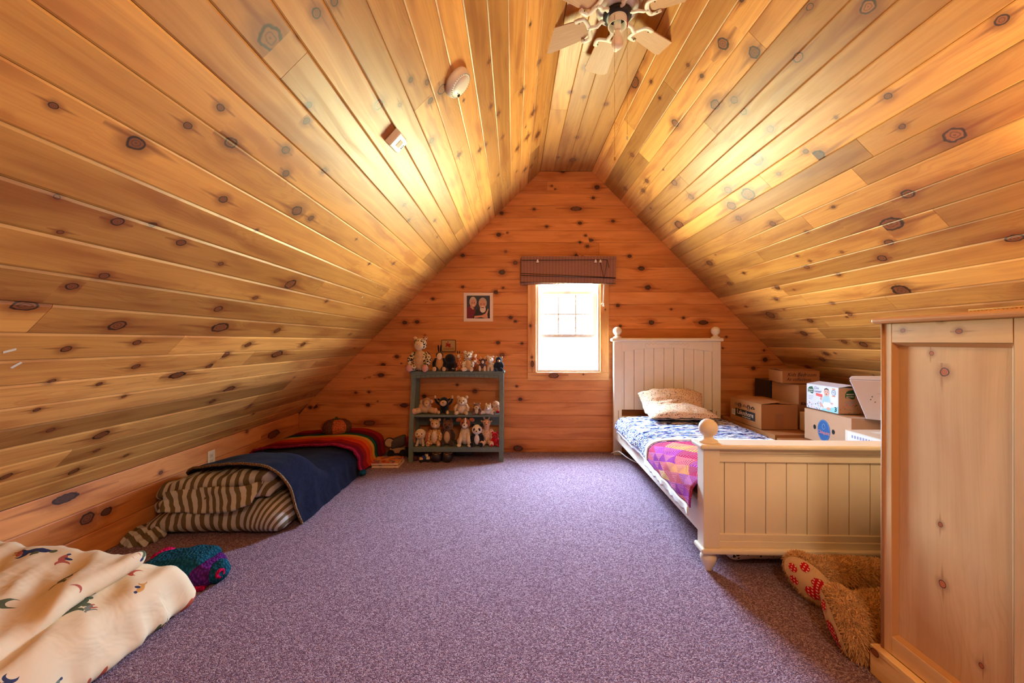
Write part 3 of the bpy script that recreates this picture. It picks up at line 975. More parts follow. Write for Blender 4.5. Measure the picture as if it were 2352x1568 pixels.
# headboard
hy = 2.08
head = bpy.data.objects.new('headboard', None); col.objects.link(head); head.parent = bed
for x in (0, BW - .08): MB().box(x, x + .08, hy, hy + .06, 0, 1.165).build('post', CP, head, bevel=.003)
arch = lambda x: 1.058 + .042 * (1 - ((x - BW / 2) / (BW / 2 - .08)) ** 2)
m = MB(); n = 16
xs = [.08 + (BW - .16) * i / n for i in range(n + 1)]
m.prism([(x, arch(x)) for x in xs] + [(BW - .08, 1.165), (.08, 1.165)], 'y', hy + .006, hy + .05)
m.build('arched_rail', CP, head, bevel=.002)
boards(head, .08, BW - .08, hy + .02, hy + .036, .465, lambda x: arch(x) + .012, .08 + .028, .1008)
MB().box(.08, BW - .08, hy + .0361, hy + .04, .47, 1.06).build('groove_backing', M['groove'], head)
m = MB().box(-.025, BW + .025, hy - .02, hy + .075, 1.165, 1.2)
m.build('cap_rail', CP, head, bevel=.012)
MB().box(.08, BW - .08, hy + .01, hy + .045, .30, .40).build('lower_rail', CP, head, bevel=.003)
# routed scroll on the arched rail
sv = MB()
for s in (-1, 1):
    pts = [(BW / 2 + s * (.02 + .18 * t), hy + .0062, 1.138 + .007 * math.sin(t * 26) * (0.4 + t)) for t in [i / 22 for i in range(23)]]
    pts += [(BW / 2 + s * (.20 + .02 * math.cos(a)), hy + .0062, 1.125 + .02 * math.sin(a)) for a in [math.pi * .5 - i * .3 for i in range(12)]]
    sv.tube(pts, .0011, 5)
sv.build('carved_scroll', plain('soft_glaze', srgb(206, 182, 146), .6), head)
for x in (.043, BW - .047): MB().box(x, x + .004, hy - .0005, hy + .002, .33, .46).build('hook_slot', M['dark'], head)
finial(head, .04, hy + .03, 1.2, .045); finial(head, BW - .04, hy + .03, 1.2, .045)

# footboard
foot = bpy.data.objects.new('footboard', None); col.objects.link(foot); foot.parent = bed
for x in (0, BW - .08): MB().box(x, x + .08, 0, .075, .128, .628).build('post', CP, foot, bevel=.003)
MB().box(.08, BW - .08, .012, .06, .598, .628).box(.08, BW - .08, .016, .056, .555, .598).build('top_rail', CP, foot, bevel=.004)
boards(foot, .08, BW - .08, .026, .042, .185, lambda x: .56, .08 + .035, .1025)
MB().box(.08, BW - .08, .0421, .046, .19, .56).build('groove_backing', M['groove'], foot)
MB().box(.08, BW - .08, .018, .056, .160, .192).box(.08, BW - .08, .010, .060, .128, .160).build('bottom_rail', CP, foot, bevel=.003)
m = MB().box(-.022, BW + .022, -.022, .105, .628, .650)
m.build('cap_rail', CP, foot, bevel=.007)
MB().box(-.014, BW + .014, -.016, .09, .102, .128).build('base_moulding', CP, foot, bevel=.009)
for x in (.04, BW - .04):
    finial(foot, x, .04, .65, .0465)
    pr = [(.034, .103), (.038, .098), (.036, .092), (.026, .088), (.032, .082), (.039, .072), (.040, .062), (.036, .048), (.028, .03), (.019, .012), (.017, .003), (.016, 0)]
    MB().lathe(pr[::-1], (x, .04, 0), 18).build('turned_foot', CP, foot)
for x0, x1 in ((.014, .046), (BW - .046, BW - .014)):
    MB().box(x0, x1, .075, hy, .17, .335).build('side_rail', CP, bed, bevel=.004)

# bedding lies on the bed: things of their own, in the bed's frame
def bed_pt(x, y, z):
    c, s = math.cos(BROT), math.sin(BROT)
    return V((BED.x + c * x - s * y, BED.y + s * x + c * y, z))


def in_bed(name, label, cat):
    return thing(name, label, cat, BED, BROT)


m = MB().soft((BW / 2, 1.09, .31), (.475, .955, .105), .06, (16, 24, 6))
m.build('mattress', M['floral'], None, loc=BED, rot=(0, 0, BROT), label='thin mattress in a floral fitted sheet on the cream twin bed', cat='mattress')

# quilt: cross section from the left hem over the top to the right hem
def quilt(u, v):
    y = .42 + v * 1.47
    xs, zs = spline([(-.014, .322), (-.012, .36), (.0, .40), (.06, .427), (.3, .435), (.6, .437), (.9, .43), (1.02, .405), (1.055, .36), (1.062, .345)], u)
    w = .010 * nz(xs * 7, y * 11, 1) + .006 * nz(xs * 20, y * 25, 2)
    hang = 1 - sm01(u, .02, .3)
    return (xs - hang * (.012 + .014 * nz(y * 5, 0, 4)), y + hang * .03 * (v - .5), zs + w + (.018 * nz(y * 2.3, 3, 3) * hang if u < .2 else 0))
q = MB().grid(quilt, 44, 60, lambda u, v: (u * 1.45, v * 1.5))
q.build('quilt', M['quilt'], None, solid=.012, loc=BED, rot=(0, 0, BROT), label='blue and white printed quilt spread over the cream twin bed', cat='quilt')

thr = in_bed('throw', 'pink, purple and orange knitted throw with white lace edge at the foot of the bed', 'throw')
def throw_pt(u, v):
    y = .082 + v * .748
    xs, zs = spline([(-.034, .318), (-.032, .365), (-.016, .415), (.06, .452), (.3, .46), (.6, .458), (.9, .45), (1.06, .40)], u)
    hang = 1 - sm01(u, .0, .3)
    xs -= hang * (.012 * nz(y * 9, 1, 4))
    zs += .006 * nz(xs * 11, y * 12, 5) - hang * (.022 * (1 - v) + .012 * nz(y * 7, 2, 2))
    return (xs, y, zs)
MB().grid(throw_pt, 40, 30, lambda u, v: (u * 1.4, v * .7)).build('knitted_panel', M['patch'], thr, solid=.008)
def lace(u, v):      # border: along the head-side edge, then down the left hem
    if u < .6:
        t = 1 - u / .6
        a = V(throw_pt(t, 1.0)); return a + V((0, .055 * v, .003 + .004 * math.sin(t * 160) * v))
    t = (u - .6) / .4
    a = V(throw_pt(0, 1 - t))
    return a + V((-.004, .055 * v * (1 - sm01(t, 0, .12)), -.042 * v - .006 * math.sin(t * 60) * v))
MB().grid(lace, 120, 4, lambda u, v: (u, v)).build('lace_edge', M['lace'], thr, solid=.006)
def lace2(u, v):
    a = V(throw_pt(0, u * .12)); return a + V((.05 * v * 0, -.05 * v, -.02 * v - .03 * v))
sh = in_bed('flat_sheet', 'pale lilac sheet hem hanging below the blue quilt', 'sheet')
def lil(u, v):
    a = V(quilt(.0, .30 + u * .68))
    return a + V((.012 - .003, 0, .015 - .055 * v - .01 * nz(u * 9, 1)))
MB().grid(lil, 50, 4).build('hem', cloth_mat('lilac_cotton', srgb(214, 210, 226)), sh, solid=.004)

# pillow slumped against the headboard: the lower half lies on the quilt, the upper half leans back
def pillow_mesh(w, path, th, nu=28, nv=26, seed=0.0):
    m = MB()
    def pt(u, v, side):
        a, b = u * 2 - 1, v * 2 - 1
        y, z = spline(path, v)
        y2, z2 = spline(path, min(v + .02, 1)); y1, z1 = spline(path, max(v - .02, 0))
        ty, tz = y2 - y1, z2 - z1
        L = math.hypot(ty, tz) or 1
        ny, nz_ = -tz / L, ty / L                    # outwards: up / towards the room
        t = th * (max(0, 1 - a * a) ** .55) * (max(0, 1 - b * b) ** .5) + .004
        x = w * a * (1 - .09 * (1 - b * b) * abs(a)) 
        t *= 1 + .25 * nz(a * 2.2 + seed, b * 2.5, 1)
        x += .012 * nz(a * 3, b * 3, 2 + seed)
        s_ = 1 if side else -.55
        return (x, y + ny * t * s_, z + nz_ * t * s_ - .05 * abs(a) ** 3 * v + .010 * nz(a * 5, b * 6, 4 + seed) * s_)
    for side in (0, 1):
        m.grid(lambda u, v: pt(u, v, side), nu, nv)
    return m
pw = pillow_mesh(.315, [(-.24, .055), (-.12, .075), (-.01, .085), (.06, .13), (.11, .20), (.155, .275)], .085)
pw.build('pillow', M['floral'], None, loc=bed_pt(.52, 1.80, .425), rot=(0, 0, BROT), label='beige floral print pillow leaning against the cream headboard', cat='pillow')

m = MB().soft((0, 0, .055), (.22, .19, .052), .05, (18, 12, 6), lambda p: p + V((0, 0, .012 * nz(p.x * 8, p.y * 8))))
m.build('pillow', M['floral_white'], None, loc=(1.34, 2.28, 0), rot=(0, 0, .05), label='white floral pillow lying flat under the bed by the footboard', cat='pillow')
b = thing('sandal', 'dark slipper with a tan strap under the foot of the bed', 'shoe', (1.72, 2.17, 0), .25)
MB().soft((0, 0, .035), (.13, .05, .03), .03, (12, 8, 6)).build('sole', M['black'], b)
MB().tube([(.02 + .11 * math.cos(a), -.03 + .055 * math.sin(a), .05 + .01 * math.sin(a)) for a in [math.pi * (.3 - i / 12 * 1.2) for i in range(13)]], .006, 6).build('strap', plain('tan_leather', srgb(170, 108, 66)), b)

# power cord from behind the headboard along the rail
pts = [pix(1404, 1041, 4.05), pix(1420, 1036, 3.95), pix(1440, 1050, 3.82), pix(1458, 1060, 3.72), pix(1470, 1063, 3.70), pix(1490, 1060, 3.72)]
pts = [V((p.x, p.y, max(p.z, .006))) for p in pts]
sp = [V(spline([tuple(p) for p in pts], i / 30)) for i in range(31)]
MB().tube(sp, .005, 6).build('power_cord', M['white'], None, label='white electric cord on the carpet by the bed headboard post', cat='cord')

# ------------------------------------------------------------------ dresser
dr = thing('dresser', 'tall knotty pine chest of drawers with panelled side and plinth', 'dresser', (0, 0, 0))
PP = M['pine_pale']
DX0, DX1, DY0, DY1, DZ = 1.28, 2.20, 0.965, 1.388, 1.226
def pboard(pl, u0, u1, v0, v1, name, parent, th=.018, mat=None, knots=None):
    return plank(pl, parent, u0, u1, v0, v1, KN['D'] if knots is None else knots, mat or PP, th, .002, .0015, name)
bodyo = MB().box(DX0 + .034, DX1, DY0 + .02, DY1 - .004, .06, DZ - .004).build('carcase', plain('pale_pine_inside', srgb(196, 150, 100), .5, var=.05), dr)
PLANES['DS'] = (V((DX0, 0, 0)), V((0, 0, 1)), V((0, 1, 0)), V((-1, 0, 0)))
PLANES['DT'] = (V((DX0, 0, 0)), V((0, 1, 0)), V((0, 0, 1)), V((-1, 0, 0)))
PLANES['DP'] = (V((DX0 + .014, 0, 0)), V((0, 0, 1)), V((0, 1, 0)), V((-1, 0, 0)))
dk = [(k[0], k[1], k[2], k[3], k[4]) for k in KN['D']]
dsw = [(k[1], k[0], k[2], k[3], k[4]) for k in KN['D']]
pboard('DS', .104, DZ, 1.349, DY1, 'stile', dr, .034); pboard('DS', .104, DZ, DY0, 1.021, 'stile', dr, .034)
pboard('DT', 1.021, 1.349, 1.16, DZ, 'rail', dr, .034, None, dsw); pboard('DT', 1.021, 1.349, .104, .168, 'rail', dr, .034, None, dsw)
pboard('DP', .16, 1.165, 1.015, 1.355, 'side_panel', dr, .018)
# bevelled moulding round the panel
mo = MB()
def mould(a, b, c, d, w):   # y0,y1,z0,z1 rectangle, inner offset w
    o = [(a, c), (b, c), (b, d), (a, d)]; i = [(a + w, c + w), (b - w, c + w), (b - w, d - w), (a + w, d - w)]
    mo.add([(DX0 + .001, y, z) for y, z in o] + [(DX0 + .0135, y, z) for y, z in i], [(k, (k + 1) % 4, 4 + (k + 1) % 4, 4 + k) for k in range(4)])
mould(1.021, 1.349, .168, 1.16, .012)
mo.build('panel_moulding', plain('moulding_pine', srgb(206, 156, 100), .4, var=.06, vs=9), dr)
for y in (DY1,):
    MB().tube([(DX0 + .004, y - .006, .104), (DX0 + .004, y - .006, DZ)], .008, 8).build('corner_bead', plain('bead_pine', srgb(196, 146, 96), .4), dr)
t_ = MB().box(DX0 - .026, DX1 + .026, DY0 - .026, DY1 + .014, DZ, DZ + .021)
t_.build('top', plain('honey_pine_top', srgb(206, 148, 84), .4, .45, var=.1, vs=6), dr, bevel=.008)
PLANES['DL'] = (V((DX0 - .026, 0, 0)), V((0, 1, 0)), V((0, 0, 1)), V((-1, 0, 0)))
plank('DL', dr, DY0 - .026, DY1 + .014, 0, .104, [(1.385, .085, .012, 1.4, .8)], PP, .026, .003, .003, 'plinth_board')
MB().box(DX0 - .0, DX1 + .02, DY0 - .026, DY0 + .0, 0, .104).box(DX0, DX1 + .02, DY1 - .01, DY1 + .014, 0, .104).build('plinth', plain('plinth_pine', srgb(206, 154, 98), .4, var=.06, vs=8), dr, bevel=.003)
for i in range(4):
    z0 = .125 + i * .272
    d = MB().box(DX0 + .03, DX1 - .03, DY0 - .003, DY0 + .02, z0, z0 + .258).build('drawer', plain('drawer_pine', srgb(216, 172, 118), .4, var=.08, vs=6), dr, bevel=.004)
    for x in (DX0 + .25, DX1 - .25):
        MB().lathe([(.008, 0), (.01, -.012), (.018, -.02), (.016, -.03), (1e-5, -.034)], (x, DY0 - .003, z0 + .13), 12, 'y').build('knob', M['brass'], d)

# woven runner on the dresser: open braided rim
rn = thing('woven_mat', 'yellow woven straw mat edge on the dresser top', 'mat', (1.40, 1.02, DZ + .021))
straw = plain('straw', srgb(214, 158, 62), .7, var=.15, vs=80)
MB().box(0, .42, -.09, .205, 0, .004).build('base', straw, rn)
rm = MB()
for i in range(30):
    y = -.088 + i * .01
    rm.tube([(0, y - .004, .005), (0, y, .011), (0, y + .005, .005)], .0032, 6)
rm.tube([(0, -.09, .014), (0, .205, .014)], .0028, 6)
rm.build('braided_rim', straw, rn)

# lamp on the dresser, right of the frame
lp = thing('table_lamp', 'table lamp with white drum shade on the dresser', 'lamp', (1.98, 1.17, DZ + .021))
MB().lathe([(.07, 0), (.07, .015), (.025, .03), (.05, .09), (.055, .13), (.03, .2), (.012, .23), (.012, .26)], (0, 0, 0), 20).build('base', plain('lamp_ceramic', srgb(210, 200, 186), .3), lp)
shd = NT('linen_shade', .9, .05); shd.color(srgb(240, 226, 200)); shd.b.inputs['Transmission Weight'].default_value = 0.0
MB().lathe([(.13, .25), (.10, .45)], (0, 0, 0), 28).build('shade', shd.mat, lp)
for p in list(bpy.data.objects['shade'].data.polygons):
    pass
_bm = bmesh.new(); _bm.from_mesh(bpy.data.objects['shade'].data)
bmesh.ops.delete(_bm, geom=[f for f in _bm.faces if len(f.verts) > 4], context='FACES'); _bm.to_mesh(bpy.data.objects['shade'].data); _bm.free()
bw = NT('lit_bulb'); bw.b.inputs['Emission Color'].default_value = (1, .72, .40, 1); bw.b.inputs['Emission Strength'].default_value = 620.0
MB().ball((0, 0, .35), (.03, .03, .038), nu=12, nv=8).build('bulb', bw.mat, lp)

# ------------------------------------------------------------------ bookcase (old changing table)
GP = M['green_paint']
bk = thing('bookcase', 'worn grey-green painted open shelf unit with arched apron', 'shelf', (0, 0, 0))
X0, X1 = -1.018, -0.10
YFR, YBK = 3.848, 4.15
def leg_y(z): return 3.848 + .105 * sm01(z, .10, .80)
for x in (X0, X1 - .042):
    m = MB(); n = 12
    for i in range(n):
        za, zb = .869 * i / n, .869 * (i + 1) / n
        ya, yb = leg_y(za), leg_y(zb)
        m.hexa([(x, ya, za), (x + .042, ya, za), (x + .042, ya + .04, za), (x, ya + .04, za), (x, yb, zb), (x + .042, yb, zb), (x + .042, yb + .04, zb), (x, yb + .04, zb)])
    m.build('leg', GP, bk)
    MB().box(x + .001, x + .041, YBK - .03, YBK, 0, .869).build('leg', GP, bk, bevel=.002)
    MB().box(x + .008, x + .034, leg_y(.42) + .02, YBK - .02, .40, .432).build('side_rail', GP, bk)
    MB().box(x + .008, x + .034, leg_y(.12) + .02, YBK - .02, .10, .135).build('side_rail', GP, bk)
    MB().box(x + .008, x + .034, leg_y(.82) + .02, YBK - .02, .80, .855).build('side_rail', GP, bk)
MB().box(X0 - .012, X1 + .012, leg_y(.87) - .02, YBK + .005, .851, .869).build('top_board', GP, bk, bevel=.004)
m = MB(); n = 18
xs = [X0 + (X1 - X0) * i / n for i in range(n + 1)]
ap = lambda x: .797 + .018 * (1 - ((x - (X0 + X1) / 2) / ((X1 - X0) / 2)) ** 2)
ay = leg_y(.85)
m.prism([(x, ap(x)) for x in xs] + [(X1, .851), (X0, .851)], 'y', ay - .012, ay + .008)
apr = m.build('arched_apron', GP, bk, bevel=.002)
for i in range(18):
    x = X0 + .05 + i * (X1 - X0 - .1) / 17
    MB().box(x - .0012, x + .0012, ay - .0126, ay - .011, ap(x) + .001, ap(x) + .026).build('carved_line', M['dark'], apr)
gm = MB()
gm.tube([(x, ay - .0122, ap(x) + .028) for x in xs[1:-1]], .0012, 4)
gm.build('carved_line', M['dark'], apr)
MB().box(X0 + .03, X1 - .03, leg_y(.44) + .002, YBK - .005, .425, .445).build('shelf', GP, bk, bevel=.003)
MB().box(X0 + .03, X1 - .03, YBK - .022, YBK - .008, .30, .425).build('back_rail', GP, bk)
sh_ = MB().box(X0 + .03, X1 - .03, leg_y(.14) + .004, YBK - .005, .122, .143)
sh_.build('shelf', GP, bk, bevel=.003)
MB().box(X0 + .03, X1 - .03, leg_y(.1) + .008, leg_y(.1) + .028, .097, .122).build('front_rail', GP, bk)
# ------------------------------------------------------------------ floor mattress with striped sheets, fleece and rainbow blanket
def stripe_uv(co):
    w = sm01(co.x, -1.62, -1.38)
    f = sm01(co.y, 2.5, 2.38)
    return (co.x + w * (.24 - co.z) * 1.0 + .10 * f * (.2 - co.z) * (co.x + 1.9), co.y)


def d1(p):
    q = V(p)
    X, Y, Z = p.x - 1.805, p.y + 3.27, p.z + .103
    f = sm01(-p.y, .6, .88)
    q.z -= .6 * sm01(-p.y, .55, .85) * (p.z + .103) * (1 - sm01(X, -2.24, -1.92))
    q += V((.006 * nz(X * 9, Z * 20, 3), -f * (.03 * math.cos(Z * 14 - 1.6) + .022 * nz(X * 7, Z * 9, 1) + .010 * nz(X * 25, Z * 12, 5)), .010 * nz(X * 6, Y * 6, 2)))
    return q
m = MB().soft((-1.805, 3.27, .103), (.425, .885, .103), .085, (46, 40, 14), d1)
m.build('floor_mattress', M['sheet'], None, vuv=stripe_uv, label='floor mattress in an olive and white striped sheet along the low wall', cat='mattress')

dv = thing('striped_duvet', 'folded olive and white striped duvet heaped on the floor mattress', 'duvet')
def dfold(seed, amp):
    def f(p):
        q = V(p)
        w = p.x / .36
        q.z += p.x * .09 + amp * nz(p.x * 8 + seed, p.y * 9, 1) - .05 * sm01(-p.x, .15, .36)
        q.y += amp * 1.3 * nz(p.x * 7 + seed, p.z * 14, 2) + .04 * w * w + .012 * nz(p.x * 26, p.z * 9, seed)
        q.z += .010 * nz(p.x * 24, p.y * 5, seed)
        return q
    return f
MB().soft((-1.84, 2.55, .225), (.37, .17, .042), .04, (44, 24, 10), dfold(2.0, .02)).build('lower_fold', M['sheet'], dv, vuv=stripe_uv)
MB().soft((-1.85, 2.57, .292), (.36, .165, .052), .05, (44, 24, 12), dfold(5.0, .02)).build('upper_fold', M['sheet'], dv, vuv=stripe_uv)
def flap(u, v):
    x = -2.08 + u * .56
    y = 2.385 - .055 * v + .03 * math.sin(u * 5) + .014 * nz(x * 9, v * 3, 3) + .07 * sm01(u, .75, 1.0) * (1 - v)
    z = .262 - v * (.10 + .035 * math.sin(u * 3.3)) + .05 * u + .012 * nz(x * 12, v * 2, 1)
    return (x, y, z)
MB().grid(flap, 40, 10, lambda u, v: (u * .56 - .06 * v, v)).build('hanging_flap', M['sheet'], dv, solid=.012)
def tail(p):
    q = V(p)
    q += V((.03 * nz(p.y * 22, p.z * 22, 2), .03 * nz(p.x * 24, p.z * 20, 3), .03 * nz(p.x * 24, p.y * 26, 4)))
    q.z -= .35 * max(0, -p.y - .0) * .6
    q.z += .0
    return q
MB().soft((-2.165, 2.38, .032), (.085, .12, .034), .03, (24, 28, 14), tail).build('crumpled_corner', M['sheet'], dv, vuv=lambda c: (c.x * .5 + c.y * .9 + .4 * c.z, c.y))

fl = thing('fleece_blanket', 'navy blue fleece blanket with tan binding over the floor mattress', 'blanket')
def ztop(y):
    return .402 - .160 * sm01(y, 2.68, 2.98) - .012 * sm01(y, 3.0, 3.9)
def section(s, zt, off=0.0):
    k = sm01(zt, .26, .40)
    x, z = spline([(-2.245, zt - .06 - .11 * k), (-2.19, zt - .03 - .095 * k), (-2.02, zt - .015 - .035 * k), (-1.75, zt + .0), (-1.58, zt + .004), (-1.45, zt - .022), (-1.365, zt * .68), (-1.35, zt * .3), (-1.33, .014)], s)
    return x + (off if s > .55 else 0), z + off
def yfront(s):
    return spline([(2.80,), (2.66,), (2.50,), (2.44,), (2.41,), (2.42,), (2.47,), (2.52,)], s)[0]
def navy(u, v):
    y = yfront(u) + v * (3.80 - yfront(u))
    x, z = section(u, ztop(y) + .008)
    hang = sm01(u, .66, .95)
    x += hang * (.014 * nz(y * 7, u * 3, 2) + .008 * nz(y * 17, u * 4, 7))
    if u < .9: z += .007 * nz(x * 7, y * 8, 5) + .004 * nz(x * 19, y * 15, 6)
    return (x, y, max(z, .008))
MB().grid(navy, 60, 60).build('fleece', M['navy'], fl, solid=.014)
MB().tube([V(navy(.04 + .96 * i / 60, 0)) + V((0, -.006, .003)) for i in range(61)], .0085, 7).build('binding', M['tan_trim'], fl)

rb = thing('crochet_blanket', 'rainbow striped crochet blanket across the head of the floor mattress', 'blanket')
def rain(u, v):
    y = 3.42 + v * .70 + .012 * math.sin(u * 40) * (1 - v) + (.05 * (u - .5) * (1 - v))
    x, z = section(u, ztop(y) + .026, .012)
    hang = sm01(u, .66, .95)
    x += hang * .012 * nz(y * 8, u * 3, 9)
    if u < .9: z += .006 * nz(x * 8, y * 8, 5)
    return (x, y, max(z, .01))
MB().grid(rain, 56, 50, lambda u, v: (u * 1.3, v)).build('crochet_panel', M['rainbow'], rb, solid=.012)
MB().tube([V(rain(i / 70, 0)) + V((0, -.004, 0)) for i in range(71)], lambda t: .008 + .004 * math.sin(t * 330), 6).build('scalloped_edge', knit_mat('magenta_yarn', srgb(166, 34, 74), 150), rb)
e = V(rain(1, 0)); MB().ball(e + V((.01, -.02, .01)), (.035, .04, .022), amp=.01, sc_=40).build('tassel', M['teal_knit'], rb)

pk = thing('pumpkin_cushion', 'stuffed orange and brown pumpkin cushion on the rainbow blanket', 'cushion', (-1.745, 3.92, ztop(3.92) + .012), .25)
def pump(k, n=6):
    m = MB(); nu, nv = 7, 10
    vs = []
    for j in range(nv + 1):
        ph = math.pi * j / nv
        for i in range(nu + 1):
            a = (k + i / nu) / n * 2 * math.pi
            r = .145 * (math.sin(ph) ** .8) * (.90 + .10 * math.sin(math.pi * i / nu))
            vs.append((r * math.cos(a), r * .8 * math.sin(a), .085 - .085 * math.cos(ph) * (1 - .18 * math.exp(-(math.sin(ph) * 3) ** 2))))
    W = nu + 1
    m.add(vs, [(j * W + i, j * W + i + 1, (j + 1) * W + i + 1, (j + 1) * W + i) for j in range(nv) for i in range(nu)], True)
    return m
for k in range(6):
    pump(k + .35).build('segment', M['pumpkin'] if k % 2 == 0 else M['brown_knit'], pk)
MB().lathe([(.05, .147), (.045, .158), (.012, .164), (.012, .18), (1e-5, .183)], (0, 0, 0), 10).build('stem', M['green_knit'], pk)

# ------------------------------------------------------------------ cream printed bedding in the near left corner
def puv(co):
    return (co.x + .9 * max(0, .17 - co.z) * (1 if co.x > -1.6 else 0) + 5.02, co.y + .9 * max(0, .17 - co.z) * (1 if co.y > 1.6 else 0) + 3.0)
def dm(p):
    q = V(p)
    X, Y, Z = p.x, p.y, p.z + .1
    side = sm01(p.x, .30, .41); end = sm01(p.y, .98, 1.08)
    low = 1 - sm01(Z, .0, .17)
    q.x += side * (.05 * (.35 - abs(nz(Y * 4.5, Z * 1.5, 1))) + .026 * (.3 - abs(nz(Y * 10, Z * 2, 2)))) * (.45 + low) + side * low * .03
    q.y += end * (.02 * nz(X * 7, Z * 2, 4) + .03 * low)
    q.z += (.012 * nz(X * 5, Y * 5, 3) + .035 * (.25 - abs(nz(X * 7 + Y * 3, Y * 3.5, 6)))) * sm01(Z, .08, .2)
    q.z -= .03 * side * end * sm01(Z, .1, .2)
    return q
m = MB().soft((-1.84, .70, .10), (.405, 1.075, .10), .07, (44, 90, 14), dm)
m.build('floor_mattress', M['print'], None, vuv=puv, label='floor mattress in a cream printed sheet beside the teal knitted blanket', cat='mattress')
def dd(p):
    q = V(p)
    X, Y = p.x, p.y
    e = sm01(p.x, .15, .335)
    q.x += e * (.07 * nz(Y * 2.2, 1, 3) + .02 * nz(Y * 7, 1, 1))
    q.y += .03 * nz(X * 5, 2, 4)
    q.z += .026 * nz(X * 3.2 + Y * 1.4, Y * 2.6 - X, 3) + .055 * (.3 - abs(nz(X * 4 + Y * 2.4, Y * 2.2 - X * 2, 6))) + .028 * (.3 - abs(nz(X * 9 + Y * 3, Y * 6, 8))) + .05 * sm01(-p.x, .05, .33)
    return q
m = MB().soft((-1.91, .68, .225), (.335, 1.04, .038), .036, (44, 90, 8), dd)
m.build('duvet', M['print'], None, vuv=lambda c: (c.x * .8 + c.z + 9.3, c.y + 1.6), label='rumpled cream duvet with painted figures on the near floor mattress', cat='duvet')

kb = thing('knitted_blanket', 'chunky teal and purple knitted blanket with pink ends on the carpet', 'blanket', (-1.60, 1.94, 0))
MB().soft((-.02, .0, .072), (.15, .095, .066), .055, (18, 14, 10), lambda p: p + V((.0, .25 * p.x * .3, .012 * nz(p.x * 14, p.y * 14) + p.x * .10))).build('teal_fold', M['teal_knit'], kb)
MB().soft((.115, -.005, .06), (.055, .085, .055), .045, (10, 12, 10), lambda p: p + V((0, 0, .01 * nz(p.x * 20, p.y * 20, 2)))).build('purple_fold', M['purple_knit'], kb)
MB().ball((.165, -.01, .055), (.05, .06, .052), amp=.012, sc_=30).build('rolled_end', M['teal_knit'], kb)
MB().tube([(.20 + .004 * math.cos(a), -.04 + .016 * math.cos(a), .06 + .016 * math.sin(a)) for a in [i * math.pi / 6 for i in range(13)]], .008, 7).build('pink_loop', M['pink_knit'], kb)
MB().soft((.085, -.10, .012), (.05, .018, .012), .011, (8, 5, 4)).build('pink_end', M['pink_knit'], kb, rot=(0, 0, .2))
MB().soft((-.15, .05, .10), (.03, .05, .022), .02, (8, 8, 4)).build('pink_end', M['pink_knit'], kb)

# ------------------------------------------------------------------ storage boxes behind the bed
CARD = plain('brown_cardboard', srgb(164, 108, 64), .85, .1, var=.05, vs=9)
CARD2 = plain('pale_cardboard', srgb(196, 154, 120), .85, .1, var=.05, vs=9)
CARDE = plain('cardboard_edge', srgb(204, 160, 112), .85, .1)
WCARD = plain('white_cardboard', srgb(226, 226, 236), .6, .2, var=.03, vs=9)
TAPE = plain('packing_tape', srgb(150, 92, 48), .3, .5)
INK = plain('black_ink', srgb(26, 20, 20), .7); PALE = plain('pale_ink', srgb(232, 208, 186), .7)
GREENI = plain('green_ink', srgb(44, 92, 48), .6); BLUEI = plain('blue_ink', srgb(44, 92, 150), .6); REDI = plain('coral_sticker', srgb(232, 96, 84), .6)
SKYI = plain('aqua_ink', srgb(150, 214, 222), .6); SKIN = plain('baby_skin', srgb(222, 170, 146), .6); GREYI = plain('grey_ink', srgb(150, 152, 172), .7)
WHITEI = plain('white_ink', srgb(240, 240, 236), .6); ORANGEI = plain('orange_ink', srgb(230, 140, 76), .6); AQUA2 = plain('baby_top', srgb(176, 206, 206), .6)
PH = math.pi / 2


def carton(name, label, x0, x1, y0, y1, z0, z1, mat, rotz=0.0, flaps='y', tape=True, lift=0.0, top=True):
    c = thing(name, label, 'box', ((x0 + x1) / 2, (y0 + y1) / 2, z0), rotz)
    w, d, h = (x1 - x0) / 2, (y1 - y0) / 2, z1 - z0
    MB().box(-w, w, -d, d, 0, h - .004).build('body', mat, c, bevel=.0025)
    if top:
        for s in (-1, 1):
            if flaps == 'y':
                a = math.radians(lift) if s < 0 else math.radians(lift * .4)
                f = MB().box(-w, w, 0, d - .001, 0, .0035) if s < 0 else MB().box(-w, w, -d + .001, 0, 0, .0035)
                f.build('flap', mat, c, loc=(0, s * d, h - .0035), rot=(a if s < 0 else -a, 0, 0))
            else:
                a = math.radians(lift) if s < 0 else math.radians(lift * .4)
                f = MB().box(0, w - .001, -d, d, 0, .0035) if s < 0 else MB().box(-w + .001, 0, -d, d, 0, .0035)
                f.build('flap', mat, c, loc=(s * w, 0, h - .0035), rot=(0, -a if s < 0 else a, 0))
    if tape:
        if flaps == 'y': MB().box(-w * .0 - .03, .03, -d - .0006, -d + .001, h * .35, h - .004).build('tape', TAPE, c)
        else: MB().box(-w - .0006, -w + .001, -.03, .03, h * .35, h - .004).build('tape', TAPE, c)
    return c, w, d, h


def decal(c, face, w, d, poly, mat, name='print', lift=.0007):
    """flat print on the -x face ('L': a runs from the far end) or the -y face ('F': a runs from the left)"""
    m = MB(); n = len(poly)
    if face == 'L': P = lambda a, b, t: (-w - t, d - a, b)
    elif face == 'F': P = lambda a, b, t: (-w + a, -d - t, b)
    else: P = lambda a, b, t: (-w + a, -d + b, t)
    m.add([P(a, b, lift) for a, b in poly], [tuple(range(n))])
    return m.build(name, mat, c)


